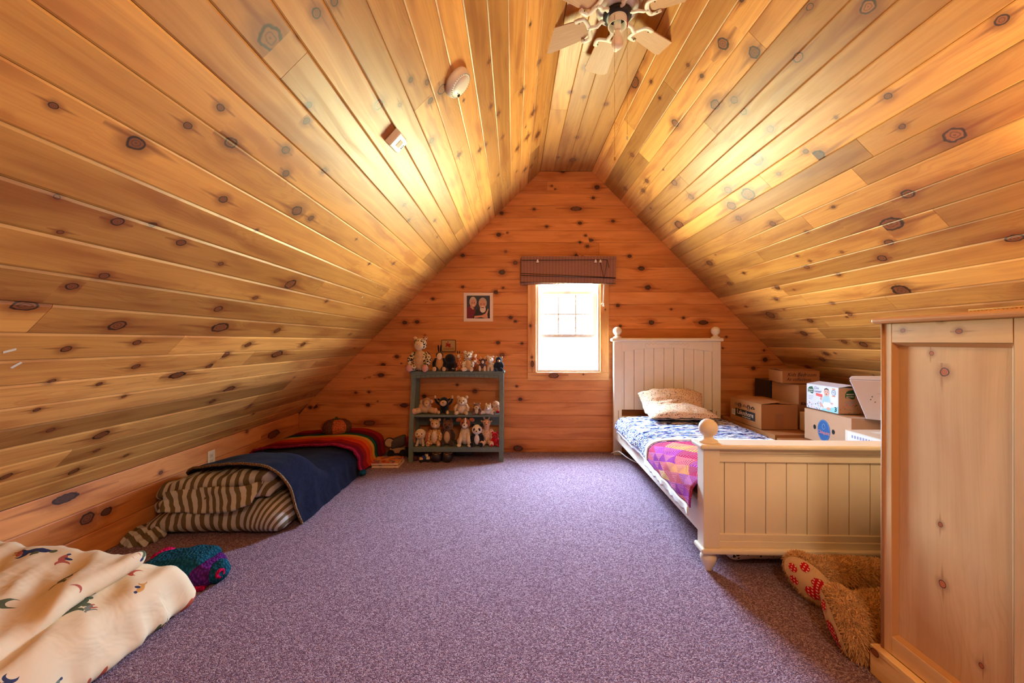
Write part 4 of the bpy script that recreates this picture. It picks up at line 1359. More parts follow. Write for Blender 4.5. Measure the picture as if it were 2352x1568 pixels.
def rect(a0, a1, b0, b1): return [(a0, b0), (a1, b0), (a1, b1), (a0, b1)]
def oval(a, b, ra, rb_, n=20): return [(a + ra * math.cos(2 * math.pi * i / n), b + rb_ * math.sin(2 * math.pi * i / n)) for i in range(n)]
def leafs(a, b, s):      # rounded leaf with a pointed tip
    return [(a + s * x, b + s * y) for x, y in [(-.9, -.75), (-.5, -.62), (0, -.78), (.45, -1.0), (.9, -.85), (1.0, -.2), (.95, .35), (.75, .7), (.55, 1.0), (.3, .85), (-.2, .82), (-.65, .6), (-.95, .1), (-1.0, -.4)]]


def ltext(c, face, w, d, body, size, a, b, mat, **k):
    if face == 'L': return text_mesh('lettering', body, size, mat, c, (-w - .0012, d - a, b), (PH, 0, -PH), depth=.0002, **k)
    return text_mesh('lettering', body, size, mat, c, (-w + a, -d - .0012, b), (PH, 0, 0), depth=.0002, **k)


# lower layer
carton('carton', 'large brown carton beside the bed carrying the smaller boxes', 2.125, 2.88, 3.24, 4.12, 0, .405, CARD, flaps='y', tape=False)
c2 = carton('carton', 'brown carton with a loose flap under the blue oval fruit box', 2.125, 2.87, 2.62, 3.22, 0, .386, CARD, flaps='x', tape=False, lift=0.0)[0]
MB().box(0, .16, -.29, .10, 0, .004).build('loose_flap', CARD, c2, loc=(-.372, 0, .3875), rot=(0, math.radians(-4), 0))
carton('carton', 'brown carton under the low cream box by the footboard', 2.14, 2.56, 2.2, 2.6, 0, .36, CARD, tape=False)

c, w, d, h = carton('labelled_carton', 'brown carton with a black lettered label beside the headboard', 2.125, 2.44, 3.42, 3.905, .409, .627, CARD, flaps='x', lift=7.0, tape=False)
MB().box(-.035, .035, -d - .0006, -d, 0, h * .62).build('tape', TAPE, c)
decal(c, 'L', w, d, rect(.09, .40, .05, .125), INK, 'label', .0005)
ltext(c, 'L', w, d, 'Lakeshore', .062, .245, .094, PALE)
ltext(c, 'L', w, d, 'Learning Materials', .018, .265, .062, PALE)
decal(c, 'L', w, d, rect(.028, .082, .055, .105), WHITEI, 'barcode', .0004)
for i in range(9): decal(c, 'L', w, d, rect(.034 + i * .005, .036 + i * .005 + (.001 if i % 2 else 0), .062, .1), INK, 'bar', .0009)
for i, a in enumerate((.10, .16, .235, .30, .365)):
    icon = MB()
    if i in (1, 3): icon.tube([(-w - .001, d - a - .024 * math.cos(t), .158 + .022 * math.sin(t)) for t in [k * math.pi / 8 for k in range(17)]], .0022, 5)
    icon.tube([(-w - .001, d - a - .02 * math.cos(t), .152 + .02 * math.sin(t)) for t in [k * math.pi / 8 for k in range(9)]], .0026 if i != 4 else .005, 5)
    icon.tube([(-w - .001, d - a + .015, .15), (-w - .001, d - a - .015, .158)], .002, 5)
    icon.build('icon', INK, c)

bb = thing('black_box', 'black patterned box with a pictured bowl wedged behind the brown cartons', 'box', (2.605, 3.975, .409))
MB().box(-.125, .125, -.125, .125, 0, .378).build('body', plain('black_gloss', srgb(22, 24, 26), .35, .5), bb, bevel=.003)
bowl = MB()
for k in range(6): bowl.tube([(-.02 + .06 * math.cos(t) * (1 - .1 * k), -.1262, .25 + .045 * math.sin(t) - .018 * k) for t in [math.pi + math.pi * i / 10 for i in range(11)]], .0022, 4)
bowl.build('picture', plain('dull_brass', srgb(130, 96, 64), .4), bb)
MB().box(.03, .034, -.1262, -.1255, .0, .37).box(-.12, .12, -.1262, -.1255, .33, .332).box(-.12, .12, -.1262, -.1255, .29, .291).build('printed_lines', GREYI, bb)

c, w, d, h = carton('carton', 'brown carton with small black print standing behind the nappy box', 2.475, 2.86, 3.46, 3.82, .409, .786, CARD, tape=False)
ltext(c, 'F', w, d, 'Kitchen', .036, .075, .215, INK, weight=.001)
for i in range(5): decal(c, 'F', w, d, rect(.02, .10, .17 - i * .014, .174 - i * .014), TAPE, 'fine_print')

c, w, d, h = carton('flat_carton', 'shallow brown carton with black handwriting on top of the stack', 2.43, 2.72, 3.52, 3.83, .792, .905, CARD, math.radians(-13), flaps='y', lift=5)
ltext(c, 'F', w, d, 'Kids Bedroom', .045, .15, .078, INK, shear=.35, align='CENTER', sx=.85)
ltext(c, 'F', w, d, 'As collection', .042, .125, .036, INK, shear=.35, align='CENTER', sx=.85)

yb = thing('striped_box', 'cream and yellow box with black bands beside the lettered carton', 'box', (2.50, 3.36, .409))
MB().box(-.045, .045, -.06, .06, 0, .155).build('body', plain('cream_card', srgb(226, 204, 150), .6), yb, bevel=.002)
MB().box(-.0455, .04, -.0606, -.0596, .02, .1).build('yellow_panel', plain('yellow_card', srgb(222, 166, 60), .6), yb)
for z in (.035, .10):
    MB().hexa([(-.046, -.0612, z), (.03, -.0612, z + .016), (.03, -.06, z + .016), (-.046, -.06, z), (-.046, -.0612, z + .008), (.03, -.0612, z + .024), (.03, -.06, z + .024), (-.046, -.06, z + .008)]).build('black_band', M['black'], yb)

c, w, d, h = carton('fruit_box', 'pale brown fruit box with blue oval label and round hand holes', 2.335, 2.84, 2.755, 3.2, .394, .632, CARD2, tape=False, top=True)
decal(c, 'L', w, d, oval(.20, .10, .062, .082, 28), BLUEI, 'oval_label')
lm = MB().tube([(-w - .001, d - a, b) for a, b in oval(.20, .10, .056, .076, 28) + [(.256, .10)]], .0015, 4); lm.build('oval_ring', plain('light_blue_ink', srgb(120, 160, 210)), c)
ltext(c, 'L', w, d, 'Chiquita', .034, .20, .085, plain('salmon_ink', srgb(206, 120, 110)), weight=.0006)
hm = MB().tube([(-w - .001, d - .20 - .014 * math.cos(t), .13 + .02 * math.sin(t)) for t in [k * math.pi / 8 for k in range(17)]], .0018, 4); hm.build('emblem', plain('light_blue_ink2', srgb(150, 180, 216)), c)
for a in (.11, .29):
    decal(c, 'L', w, d, oval(a, .11, .014, .018, 16), M['dark'], 'hand_hole', .0012)

c, w, d, h = carton('nappy_box', 'white and beige nappy box with a pictured baby and a green leaf emblem', 2.352, 2.56, 2.887, 3.2, .64, .83, WCARD, flaps='x', lift=10, tape=False)
decal(c, 'F', w, d, rect(.004, 2 * w - .001, .001, h - .005), CARD2, 'beige_side', .0004)
for face, a, b, s in (('L', .045, .145, .030), ('F', .085, .140, .036)):
    decal(c, face, w, d, leafs(a, b, s), GREENI, 'leaf_emblem', .0008)
    ltext(c, face, w, d, 'seventh', s * .5, a, b + .002, WHITEI, weight=.0004)
    ltext(c, face, w, d, 'generation', s * .36, a, b - s * .42, WHITEI, weight=.0003)
ltext(c, 'L', w, d, 'Dse', .030, .105, .165, GREYI, shear=.3, weight=.0002)
ltext(c, 'L', w, d, 'Contain!', .026, .115, .140, GREYI, shear=.3, sx=.8, weight=.0002)
decal(c, 'L', w, d, [(.10, .105), (.165, .100), (.165, .122), (.10, .127)], REDI, 'sticker', .0008)
# the pictured baby
decal(c, 'L', w, d, [(.17, .045), (.225, .04), (.245, .06), (.235, .10), (.225, .118), (.185, .12), (.172, .10), (.165, .07)], AQUA2, 'pictured_shirt', .0008)
decal(c, 'L', w, d, oval(.205, .143, .026, .030, 20), SKIN, 'pictured_head', .0010)
decal(c, 'L', w, d, [(.181, .150), (.186, .168), (.205, .176), (.224, .168), (.230, .150), (.222, .160), (.205, .165), (.190, .160)], plain('brown_hair', srgb(92, 62, 46)), 'pictured_hair', .0012)
decal(c, 'L', w, d, oval(.205, .128, .007, .004, 10), plain('mouth', srgb(150, 60, 60)), 'pictured_mouth', .0013)
for a in (.195, .215): decal(c, 'L', w, d, oval(a, .146, .003, .003, 8), INK, 'pictured_eye', .0013)
decal(c, 'L', w, d, [(.165, .04), (.20, .025), (.24, .025), (.255, .05), (.235, .07), (.18, .068)], WHITEI, 'pictured_trousers', .0009)
decal(c, 'L', w, d, [(.135, .055), (.145, .035), (.175, .022), (.17, .04), (.15, .06)], SKIN, 'pictured_foot', .0012)
decal(c, 'L', w, d, oval(.225, .022, .020, .012, 12), SKIN, 'pictured_foot', .0012)
decal(c, 'L', w, d, oval(.152, .088, .010, .012, 10), SKIN, 'pictured_hand', .0012); decal(c, 'L', w, d, oval(.255, .066, .012, .007, 10), SKIN, 'pictured_hand', .0012)
decal(c, 'L', w, d, oval(.272, .148, .020, .020, 18), BLUEI, 'badge', .0008); decal(c, 'L', w, d, oval(.272, .148, .016, .016, 18), WHITEI, 'badge', .0010)
ltext(c, 'L', w, d, '92', .022, .272, .148, BLUEI, weight=.0004)
decal(c, 'L', w, d, rect(.258, .286, .170, .178), ORANGEI, 'badge_ribbon', .0008); decal(c, 'L', w, d, rect(.258, .286, .118, .126), ORANGEI, 'badge_ribbon', .0008)
decal(c, 'L', w, d, [(.15, .002), (.312, .002), (.312, .05), (.27, .04), (.22, .022), (.17, .016)], SKYI, 'aqua_band', .0005)
ltext(c, 'L', w, d, '3', .046, .290, .026, INK, weight=.0012)
pr = random.Random(5)
for face, n, amax, cols in (('L', 34, .15, [GREENI, plain('teal_ink', srgb(110, 160, 160)), REDI, GREYI]), ('F', 44, .19, [ORANGEI, GREENI, REDI, plain('sage_ink', srgb(140, 160, 110)), ORANGEI])):
    for i in range(n):
        a = pr.uniform(.008, amax); b = .004 + pr.random() ** 1.7 * .06
        decal(c, face, w, d, oval(a, b, pr.uniform(.002, .006), pr.uniform(.002, .005), 7), cols[i % len(cols)], 'printed_flower', .0006 + .0004 * pr.random())
for i in range(3): decal(c, 'F', w, d, rect(.05, .125 - .01 * i, .085 - i * .012, .089 - i * .012), GREYI, 'fine_print', .0007)
for i in range(3): decal(c, 'L', w, d, rect(.02, .075 - .008 * i, .095 - i * .012, .098 - i * .012), GREYI, 'fine_print', .0007)

# white carton that flares towards its open top
wb = thing('white_carton', 'white carton with open flaps and faint grey drawing beside the nappy box', 'box', (2.585, 2.66, .636), math.radians(-40))
MB().hexa([(-.175, -.07, 0), (.22, -.07, 0), (.22, .07, 0), (-.175, .07, 0), (-.262, -.075, .262), (.22, -.075, .262), (.22, .075, .262), (-.262, .075, .262)]).build('body', WCARD, wb, bevel=.003)
MB().hexa([(-.262, -.02, .264), (.22, -.02, .264), (.22, .075, .264), (-.262, .075, .264), (-.25, .0, .285), (.22, .03, .31), (.22, .075, .27), (-.25, .075, .268)]).build('flap', WCARD, wb)
MB().hexa([(-.1758, -.06, .004), (-.175, -.06, .004), (-.175, .069, .004), (-.1758, .069, .004), (-.2628, -.065, .25), (-.262, -.065, .25), (-.262, .074, .25), (-.2628, .074, .25)]).build('brown_side', CARD2, wb)
dm_ = MB()
dm_.tube([(-.02 + .035 * math.cos(t), -.0735 - .001 * math.sin(t), .10 + .035 * math.sin(t)) for t in [i * .5 for i in range(12)]], .0018, 4)
dm_.tube([(-.02 + .018 * math.cos(t), -.0735, .10 + .018 * math.sin(t)) for t in [i * .55 for i in range(12)]], .0016, 4)
dm_.tube([(-.10, -.0732, .105), (.02, -.0732, .095)], .0012, 4); dm_.tube([(-.09, -.0732, .10), (-.075, -.0715, .035)], .0012, 4)
dm_.tube([(-.12 + .14 * t, -.0745, .175 + .015 * math.sin(t * 3)) for t in [i / 10 for i in range(11)]], .0010, 4)
dm_.build('drawing', GREYI, wb)
for x, z in ((-.145, .155), (-.152, .135), (-.13, .12)): MB().ball((x, -.0735, z), (.0035, .001, .0035), nu=8, nv=4).build('dot', INK, wb)

c, w, d, h = carton('cream_box', 'low cream box with grey print and a paper label on top by the dresser', 2.15, 2.52, 2.25, 2.585, .364, .593, plain('cream_cardboard', srgb(222, 208, 186), .7), flaps='y', tape=False)
decal(c, 'L', w, d, rect(.02, .335, .001, h - .006), WCARD, 'white_side', .0004)
for i in range(13): decal(c, 'L', w, d, rect(.05 + i * .02, .062 + i * .02, h - .040, h - .022), GREYI, 'grey_print', .0008)
MB().box(-.08, .02, .04, .10, h + .001, h + .0016).build('label', WHITEI, c); MB().box(-.06, .12, -.10, -.01, h + .001, h + .0016).build('label', WHITEI, c)

# ------------------------------------------------------------------ big teddy bear on the carpet behind the dresser
FUR = fuzzy('tan_plush', srgb(226, 180, 124), .2, 160.0, .8)
SUEDE = plain('cream_suede', srgb(214, 180, 134), .9, .05, var=.08, vs=14)


def gingham():
    w = NT('red_gingham', .9, .05)
    o = w.sep(w.obj())
    s = 480.0
    a = w.m('SINE', w.m('MULTIPLY', o[1], s)); b = w.m('SINE', w.m('MULTIPLY', w.m('ADD', o[2], w.m('MULTIPLY', o[0], .6)), s))
    k = w.m('MULTIPLY', w.step(a, .1, .4), w.step(b, .1, .4))
    w.color(w.mix(k, srgb(190, 24, 30), srgb(240, 206, 186)))
    return w.mat
GING = gingham()


def bear_limb(pts, rad, name, parent, n=16):
    return MB().tube(pts, rad, n)


tb = thing('teddy_bear', 'big tan plush teddy bear with cream soles and red gingham paw pads', 'toy', (1.95, 1.66, 0))
fm = MB()
def T(p): return V(p) - V((1.95, 1.66, 0))
# legs: pixel-read foot positions on the floor
legs = [((1.36, 1.80, .095), (1.50, 1.79, .11), (1.75, 1.74, .12), (1.95, 1.68, .16)), ((1.285, 1.525, .095), (1.42, 1.54, .11), (1.65, 1.57, .12), (1.9, 1.62, .16))]
FEET = []
for pts, nrm, roll in zip(legs, (V((-1, -.66, .12)), V((-1, .42, -.30))), (62, 50)):
    nrm.normalize()
    side = V((0, 0, 1)).cross(nrm).normalized(); upp = nrm.cross(side)
    cr_, sr_ = math.cos(math.radians(roll)), math.sin(math.radians(roll))
    toe = upp * cr_ - side * sr_; wid = side * cr_ + upp * sr_
    FEET.append((T(pts[0]), nrm, wid, toe))
    q = [T(spline(list(pts), i / 10)) for i in range(11)]
    fm.tube(q, lambda t: .084 - .010 * math.sin(t * 3.1) + .05 * max(0, t - .6), 18)
    fm.ball(q[0] + nrm * .005, (.080, .125, .060), Matrix((wid, toe, nrm)).transposed(), nu=20, nv=14)
fm.ball(T((2.02, 1.66, .28)), (.19, .16, .27), nu=20, nv=14)
fm.ball(T((2.02, 1.66, .62)), (.16, .15, .15), nu=20, nv=14)
for s in (-1, 1): fm.ball(T((2.02, 1.66 + s * .11, .75)), (.035, .06, .06)); fm.tube([T((1.98, 1.66 + s * .14, .42)), T((1.86, 1.66 + s * .18, .30)), T((1.80, 1.66 + s * .13, .24))], [.07, .065, .06], 14); 
bo = fm.build('body', FUR, tb, smooth=True)
rmod = bo.modifiers.new('r', 'REMESH'); rmod.mode = 'VOXEL'; rmod.voxel_size = .011; rmod.use_smooth_shade = True
smod = bo.modifiers.new('s', 'SMOOTH'); smod.iterations = 4
bpy.context.view_layer.update()
me = bpy.data.meshes.new_from_object(bo.evaluated_get(bpy.context.evaluated_depsgraph_get()))
bo.modifiers.clear(); bo.data = me
me.materials.clear(); me.materials.append(FUR)
for p in me.polygons: p.use_smooth = True
fr = random.Random(3)
fv, ff = [], []
for p in me.polygons:
    if p.center.x > .25: continue
    n_ = 7 if p.center.x < .02 else 1
    nrm = p.normal
    # soles stay bald
    if any((p.center - f_[0]).dot(f_[1]) > .048 and (p.center - f_[0]).length < .2 for f_ in FEET): continue
    for _ in range(n_):
        vs = [me.vertices[i].co for i in p.vertices]
        a, b_ = fr.random(), fr.random()
        c0 = vs[0].lerp(vs[1], a).lerp(vs[-1].lerp(vs[-2], a), b_)
        dirn = (nrm * .8 + V((fr.uniform(-.6, .6) + .25, fr.uniform(-.6, .6), fr.uniform(-.7, .35)))).normalized()
        L = fr.uniform(.012, .026)
        sd = dirn.cross(V((fr.uniform(-1, 1), fr.uniform(-1, 1), fr.uniform(-1, 1)))).normalized() * .0016
        mid = c0 + dirn * L * .6; tip = c0 + dirn * L + V((0, 0, -L * .35))
        k = len(fv)
        fv += [c0 - sd, c0 + sd, mid + sd * .7, mid - sd * .7, tip]
        ff += [(k, k + 1, k + 2, k + 3), (k + 3, k + 2, k + 4)]
fur = MB(); fur.add(fv, ff, True)
fo = fur.build('fur', FUR, tb, kind='stuff')
for c0, nrm, wid, toe in FEET:
    def pad(r0, r1, dz, da, db, m_, name, shape=None):
        n = 26
        pts = shape or [(math.cos(2 * math.pi * i / n), math.sin(2 * math.pi * i / n)) for i in range(n)]
        n = len(pts)
        vs = []
        K = 6
        for k in range(K + 1):
            f = 1 - k / K * .999
            for a, b_ in pts:
                aa, bb_ = da + a * r0 * f, db + b_ * r1 * f
                dome = .030 * (1 - (aa / .085) ** 2 - (bb_ / .13) ** 2)
                vs.append(c0 + wid * aa + toe * bb_ + nrm * (.045 + dz + dome))
        mb_ = MB(); mb_.add(vs, [(k * n + i, k * n + (i + 1) % n, (k + 1) * n + (i + 1) % n, (k + 1) * n + i) for k in range(K) for i in range(n)] + [tuple(range(K * n, (K + 1) * n))], True)
        return mb_.build(name, m_, tb)
    pad(.070, .112, .0, 0, 0, SUEDE, 'sole')
    heart = [(.0, -1.0), (.45, -.55), (.85, -.1), (.95, .35), (.72, .75), (.35, .78), (.0, .42), (-.35, .78), (-.72, .75), (-.95, .35), (-.85, -.1), (-.45, -.55)]
    pad(.052, .052, .003, 0.0, -.045, GING, 'heart_pad', heart)
    for da, db in ((-.042, .040), (0, .070), (.042, .040)):
        pad(.017, .020, .003, da, db, GING, 'toe_pad')
for s in (-1, 1):
    MB().ball(T((1.875, 1.66 + s * .05, .66)), .014).build('eye', M['black'], tb)
MB().ball(T((1.87, 1.66, .59)), (.05, .06, .045)).build('muzzle', SUEDE, tb); MB().ball(T((1.825, 1.66, .61)), (.015, .022, .016)).build('nose', M['black'], tb)

# ------------------------------------------------------------------ ceiling fan
fan = thing('ceiling_fan', 'white ceiling fan with six light wood blades and a bare bulb', 'fan', (.553, 2.126, TOP))
WP = M['white']
MB().lathe([(.06, 0), (.105, -.004), (.112, -.02), (.106, -.035), (.085, -.045), (.055, -.048)][::-1], (0, 0, 0), 30).build('motor_housing', plain('satin_white_metal', srgb(226, 226, 226), .25, .6), fan)
MB().lathe([(.052, -.072), (.074, -.066), (.076, -.05), (.06, -.046)], (0, 0, 0), 28).build('vent_ring', plain('dark_motor', srgb(46, 46, 50), .4), fan)
cyl = MB().lathe([(.047, -.06), (.049, -.066), (.049, -.114), (.046, -.114), (.045, -.07), (.02, -.068)], (0, 0, 0), 28)
cyl.build('light_fitter', WP, fan)
MB().lathe([(.019, -.07), (.019, -.135), (.016, -.137)][::-1], (0, 0, 0), 16).build('socket', WP, fan)
bp = [(.013, -.136), (.014, -.150), (.022, -.170), (.030, -.190), (.0315, -.204), (.028, -.220), (.017, -.232), (1e-5, -.236)]
MB().lathe(bp[::-1], (0, 0, 0), 20).build('bulb', plain('frosted_bulb', srgb(244, 232, 220), .3, .5, var=0), fan)
bladew = NT('light_oak_blade', .5, .3)
_o = bladew.node('ShaderNodeMapping', {0: bladew.obj(), 'Scale': (3.0, 60.0, 3.0)}).outputs[0]
bladew.color(bladew.mix(bladew.noise(_o, 3.0, 3.0), srgb(206, 164, 126), srgb(172, 126, 92)))
for k in range(6):
    a = math.radians(34 + 60 * k)
    tilt = math.radians(12)
    rotm = (tilt, 0, a)
    bl = MB()
    pl_ = [(.168, -.036), (.20, -.056), (.24, -.062), (.412, -.074), (.430, -.062), (.442, -.036), (.442, .036), (.430, .062), (.412, .074), (.24, .062), (.20, .056), (.168, .036), (.158, 0)]
    bl.prism(pl_, 'z', -.003, .003)
    bo_ = bl.build('blade', bladew.mat, fan, bevel=.0015, loc=(0, 0, -.066), rot=rotm)
    ir = MB()
    ir.tube([(.062, 0, .006), (.085, .006, .002), (.11, -.006, -.006), (.135, .004, -.012), (.155, 0, -.012)], [.014, .012, .012, .012, .013], 8, flat=((0, 0, 1), .55))
    for s in (-1, 1):
        ir.tube([(.152 + .02 * (1 - math.cos(t)), s * .062 * math.sin(t), -.010) for t in [i / 8 * 1.45 for i in range(9)]] + [(.19, s * .064, -.008), (.215, s * .060, -.007)], .0125, 8, flat=((0, 0, 1), .5))
    ir.build('blade_iron', WP, bo_)
    for s in (-1, 0, 1):
        MB().ball((.195 if s else .155, s * .05, -.0135), .003, nu=8, nv=5).build('screw', M['dark'], bo_)
for (x, y, zt, zb, nm) in ((-.026, -.045, -.09, -.83, 1), (.052, .0, -.08, -.70, 2)):
    n = int((zt - zb) / .008)
    ch = MB()
    for i in range(n):
        z = zt - i * .008
        ch.add([(x + .0022 * dx, y + .0022 * dy, z + .0032 * dz) for dx, dy, dz in ((1, 0, 0), (0, 1, 0), (-1, 0, 0), (0, -1, 0), (0, 0, 1), (0, 0, -1))],
               [(0, 1, 4), (1, 2, 4), (2, 3, 4), (3, 0, 4), (1, 0, 5), (2, 1, 5), (3, 2, 5), (0, 3, 5)], True)
    ch.build('pull_chain', M['brass'], fan, kind='stuff')
    MB().lathe([(1e-5, zb - .02), (.005, zb - .016), (.004, zb - .004), (.002, zb)], (x, y, 0), 10).build('chain_knob', WP if nm == 2 else M['brass'], fan)
MB().tube([(.046, -.012, -.07), (.049, -.012, -.10), (.050, -.010, -.125)], .003, 6).build('red_tag', plain('red_cord', srgb(196, 40, 34)), fan)

# ------------------------------------------------------------------ detectors, outlet, photo, plaque, blind
def on_slope(px, py, pl='L'):
    u, v, t = on_plane(px, py, pl)
    o, eu, ev, en = PLANES[pl]
    return o + eu * u + ev * v
def slope_frame(p, name, label, cat, roll=0.0):
    o = thing(name, label, cat, p)
    en = PLANES['L'][3]
    mtx = Matrix((PLANES['L'][1], PLANES['L'][2], en)).transposed()   # x along, y up-slope, z into the room
    if mtx.determinant() < 0: mtx = Matrix((-PLANES['L'][1], PLANES['L'][2], en)).transposed()
    o.rotation_euler = (mtx @ Matrix.Rotation(roll, 3, 'Z')).to_euler()
    return o
sd = slope_frame(on_slope(1047, 186), 'smoke_detector', 'round white smoke detector on the sloped pine ceiling', 'smoke detector')
MB().lathe([(.072, 0), (.072, .014), (.070, .022), (.064, .032), (.056, .035), (.054, .0335), (.052, .036), (.02, .042), (1e-5, .0425)][::-1], (0, 0, 0), 36).build('cover', WP, sd)
for i in range(34):
    a = 2 * math.pi * i / 34
    MB().box(-.0012, .0012, -.0028, .0028, 0, .001).build('vent_slot', M['dark'], sd, loc=(.059 * math.cos(a), .059 * math.sin(a), .0338), rot=(0, math.radians(10), a + PH))
for i in range(4): MB().box(.030 + i * .0045, .032 + i * .0045, -.034, -.020, .0385, .040).build('grille_slot', M['dark'], sd)
MB().ball((.016, -.03, .0405), .002, nu=8, nv=5).build('indicator', M['dark'], sd)
co = slope_frame(on_slope(905, 318), 'gas_alarm', 'small white rectangular alarm on the sloped ceiling below the smoke detector', 'alarm', math.radians(96))
MB().prism([(-.036, -.055), (.036, -.055), (.040, -.03), (.040, .05), (-.040, .05), (-.040, -.03)], 'z', 0, .034).build('case', WP, co, bevel=.006)
MB().box(-.018, .018, -.02, .012, .0345, .0352).build('printed_panel', GREYI if False else plain('pale_print', srgb(216, 206, 196)), co)
for i in (-1, 0, 1): MB().box(i * .008 - .002, i * .008 + .002, -.046, -.036, .0335, .0348).build('sounder_slot', M['dark'], co)

ot = thing('wall_outlet', 'cream double power outlet on the low pine wall by the fleece blanket', 'outlet', (XL, 2.98, .292))
MB().box(0, .006, -.036, .036, -.058, .058).build('cover_plate', plain('ivory_plastic', srgb(226, 206, 172), .4), ot, bevel=.003)
for z in (-.02, .02):
    s = MB().box(.006, .0085, -.017, .017, z - .015, z + .015).build('socket', plain('ivory_socket', srgb(214, 190, 154), .4), ot, bevel=.002)
    for y, hh in ((-.006, .005), (.006, .004)): MB().box(.0082, .009, y - .001, y + .001, z - .002, z - .002 + hh * 1.6).build('slot', M['dark'], s)
    MB().ball((.0084, 0, z - .009), (.0008, .0022, .0022), nu=8, nv=4).build('slot', M['dark'], s)

ph = thing('photo_print', 'white bordered photo print of a couple taped to the gable wall', 'photo', (-.373, YB, 1.376))
MB().box(-.154, .154, -.0035, -.0005, 0, .302).build('paper', plain('photo_paper', srgb(232, 214, 204), .5, var=.02), ph)
def pp(poly, c, name, l):
    m = MB(); m.add([(a, -.0036 - l * .0003, b) for a, b in poly], [tuple(range(len(poly)))]); m.build(name, plain(name, srgb(*c), .4, .4, var=.1, vs=60), ph)
pp(rect(-.122, .122, .032, .272), (44, 50, 62), 'backdrop', 1)
pp([(-.122, .032), (-.122, .13), (-.10, .165), (-.06, .16), (-.03, .12), (-.035, .09), (-.045, .032)], (116, 22, 48), 'maroon_top', 2)
pp([(-.06, .032), (-.04, .08), (-.02, .125), (.02, .15), (.08, .14), (.115, .11), (.122, .032)], (26, 26, 32), 'dark_jumper', 3)
pp(oval(-.056, .205, .038, .056, 22), (196, 176, 160), 'grey_hair', 3); pp(oval(-.054, .190, .029, .042, 20), (208, 150, 122), 'face', 4)
pp([(-.09, .155), (-.06, .165), (-.045, .13), (-.06, .125)], (204, 144, 118), 'neck', 3)
pp(oval(.046, .195, .043, .056, 22), (186, 164, 148), 'short_hair', 4); pp(oval(.045, .18, .036, .048, 20), (212, 150, 124), 'face', 5)
pp(oval(.048, .128, .031, .036, 18), (222, 206, 196), 'beard', 6); pp(oval(.045, .146, .018, .006, 12), (150, 84, 74), 'smile', 7)
pp(oval(-.052, .170, .014, .005, 12), (236, 220, 210), 'smile', 6)
for a in (.028, .060):
    pp(oval(a, .182, .012, .008, 12), (170, 116, 100), 'spectacle', 7)
for a in (-.066, -.043): pp(oval(a, .195, .006, .004, 8), (80, 56, 50), 'eye', 6)
pp([(-.045, .034), (-.04, .058), (.04, .066), (.075, .085), (.10, .135), (.108, .13), (.095, .075), (.10, .034), (.07, .034), (.03, .045)], (214, 152, 126), 'hands', 8)

pq = thing('plaque', 'small brown framed plaque with a red figure on the gable wall above the toys', 'plaque', (-.685, YB, 1.055))
rr = [(-.068 + (.012 - .012 * math.cos(t) if False else 0), 0) for t in (0,)]
def rrect(w, z0, z1, r, n=5):
    o = []
    for cx, cz, a0 in ((w - r, z0 + r, -PH), (w - r, z1 - r, 0), (-w + r, z1 - r, PH), (-w + r, z0 + r, 2 * PH)):
        o += [(cx + r * math.cos(a0 + PH * i / n), cz + r * math.sin(a0 + PH * i / n)) for i in range(n + 1)]
    return o
MB().prism(rrect(.078, 0, .13, .016), 'y', -.016, -.001).build('frame', plain('brown_frame', srgb(112, 76, 48), .5, var=.15), pq, bevel=.002)
MB().prism(rrect(.069, .009, .121, .010), 'y', -.0175, -.015).build('tan_panel', plain('mottled_tan', srgb(196, 162, 112), .6, var=.3, vs=120), pq)
def fig(poly, mat, l=0): 
    m = MB(); m.add([(a, -.0178 - l * .0002, b) for a, b in poly], [tuple(range(len(poly)))]); m.build('painted_figure', mat, pq)
redm = plain('brick_red', srgb(158, 44, 30), .6)
fig([(-.035, .052), (-.01, .058), (.012, .048), (.026, .056), (.018, .072), (.024, .086), (.008, .088), (.004, .104), (-.008, .11), (-.014, .096), (-.03, .092), (-.024, .078)], redm)
fig([(-.022, .10), (.0, .094), (.018, .098), (.0, .09)], WHITEI, 2)
fig(rect(-.055, .06, .02, .045), plain('speckled_band', srgb(186, 140, 96), .6, var=.5, vs=260), 1)
MB().box(-.0835, -.0785, -.010, -.001, .055, .118).build('side_pin', CARDE, pq)

# bamboo blind
def bamboo():
    w = NT('bamboo_blind', .6, .2)
    s = w.sep(w.obj())
    reed = w.m('SINE', w.m('MULTIPLY', s[2], 1300.0))
    thread = w.step(w.m('SINE', w.m('MULTIPLY', s[0], 190.0)), .2, .9)
    n = w.noise(w.comb(w.m('MULTIPLY', s[0], 14.0), 0.0, w.m('MULTIPLY', s[2], 500.0)), 1.0, 2.0)
    c = w.mix(n, srgb(184, 134, 112), srgb(140, 98, 82))
    w.color(w.mix(w.m('MULTIPLY', thread, .4), c, srgb(112, 80, 74)))
    w.bump(reed, .5, .002)
    return w.mat
BAM = bamboo()
bl = thing('bamboo_blind', 'rolled up brown bamboo blind above the window', 'blind', (.562, YB - .02, 1.757))
def layer(x0, x1, za0, za1, zb, y, t, name):
    m = MB(); m.hexa([(x0, -y - t, za0), (x1, -y - t, za1), (x1, -y, za1), (x0, -y, za0), (x0, -y - t, zb), (x1, -y - t, zb), (x1, -y, zb), (x0, -y, zb)]); return m.build(name, BAM, bl)
layer(-.495, .50, .0, .022, .27, .004, .010, 'back_fold')
layer(-.490, .495, .022, .008, .28, .018, .010, 'middle_fold')
layer(-.480, .500, .095, .064, .284, .032, .008, 'front_fold')
layer(-.485, .502, .256, .262, .292, .040, .012, 'valance')
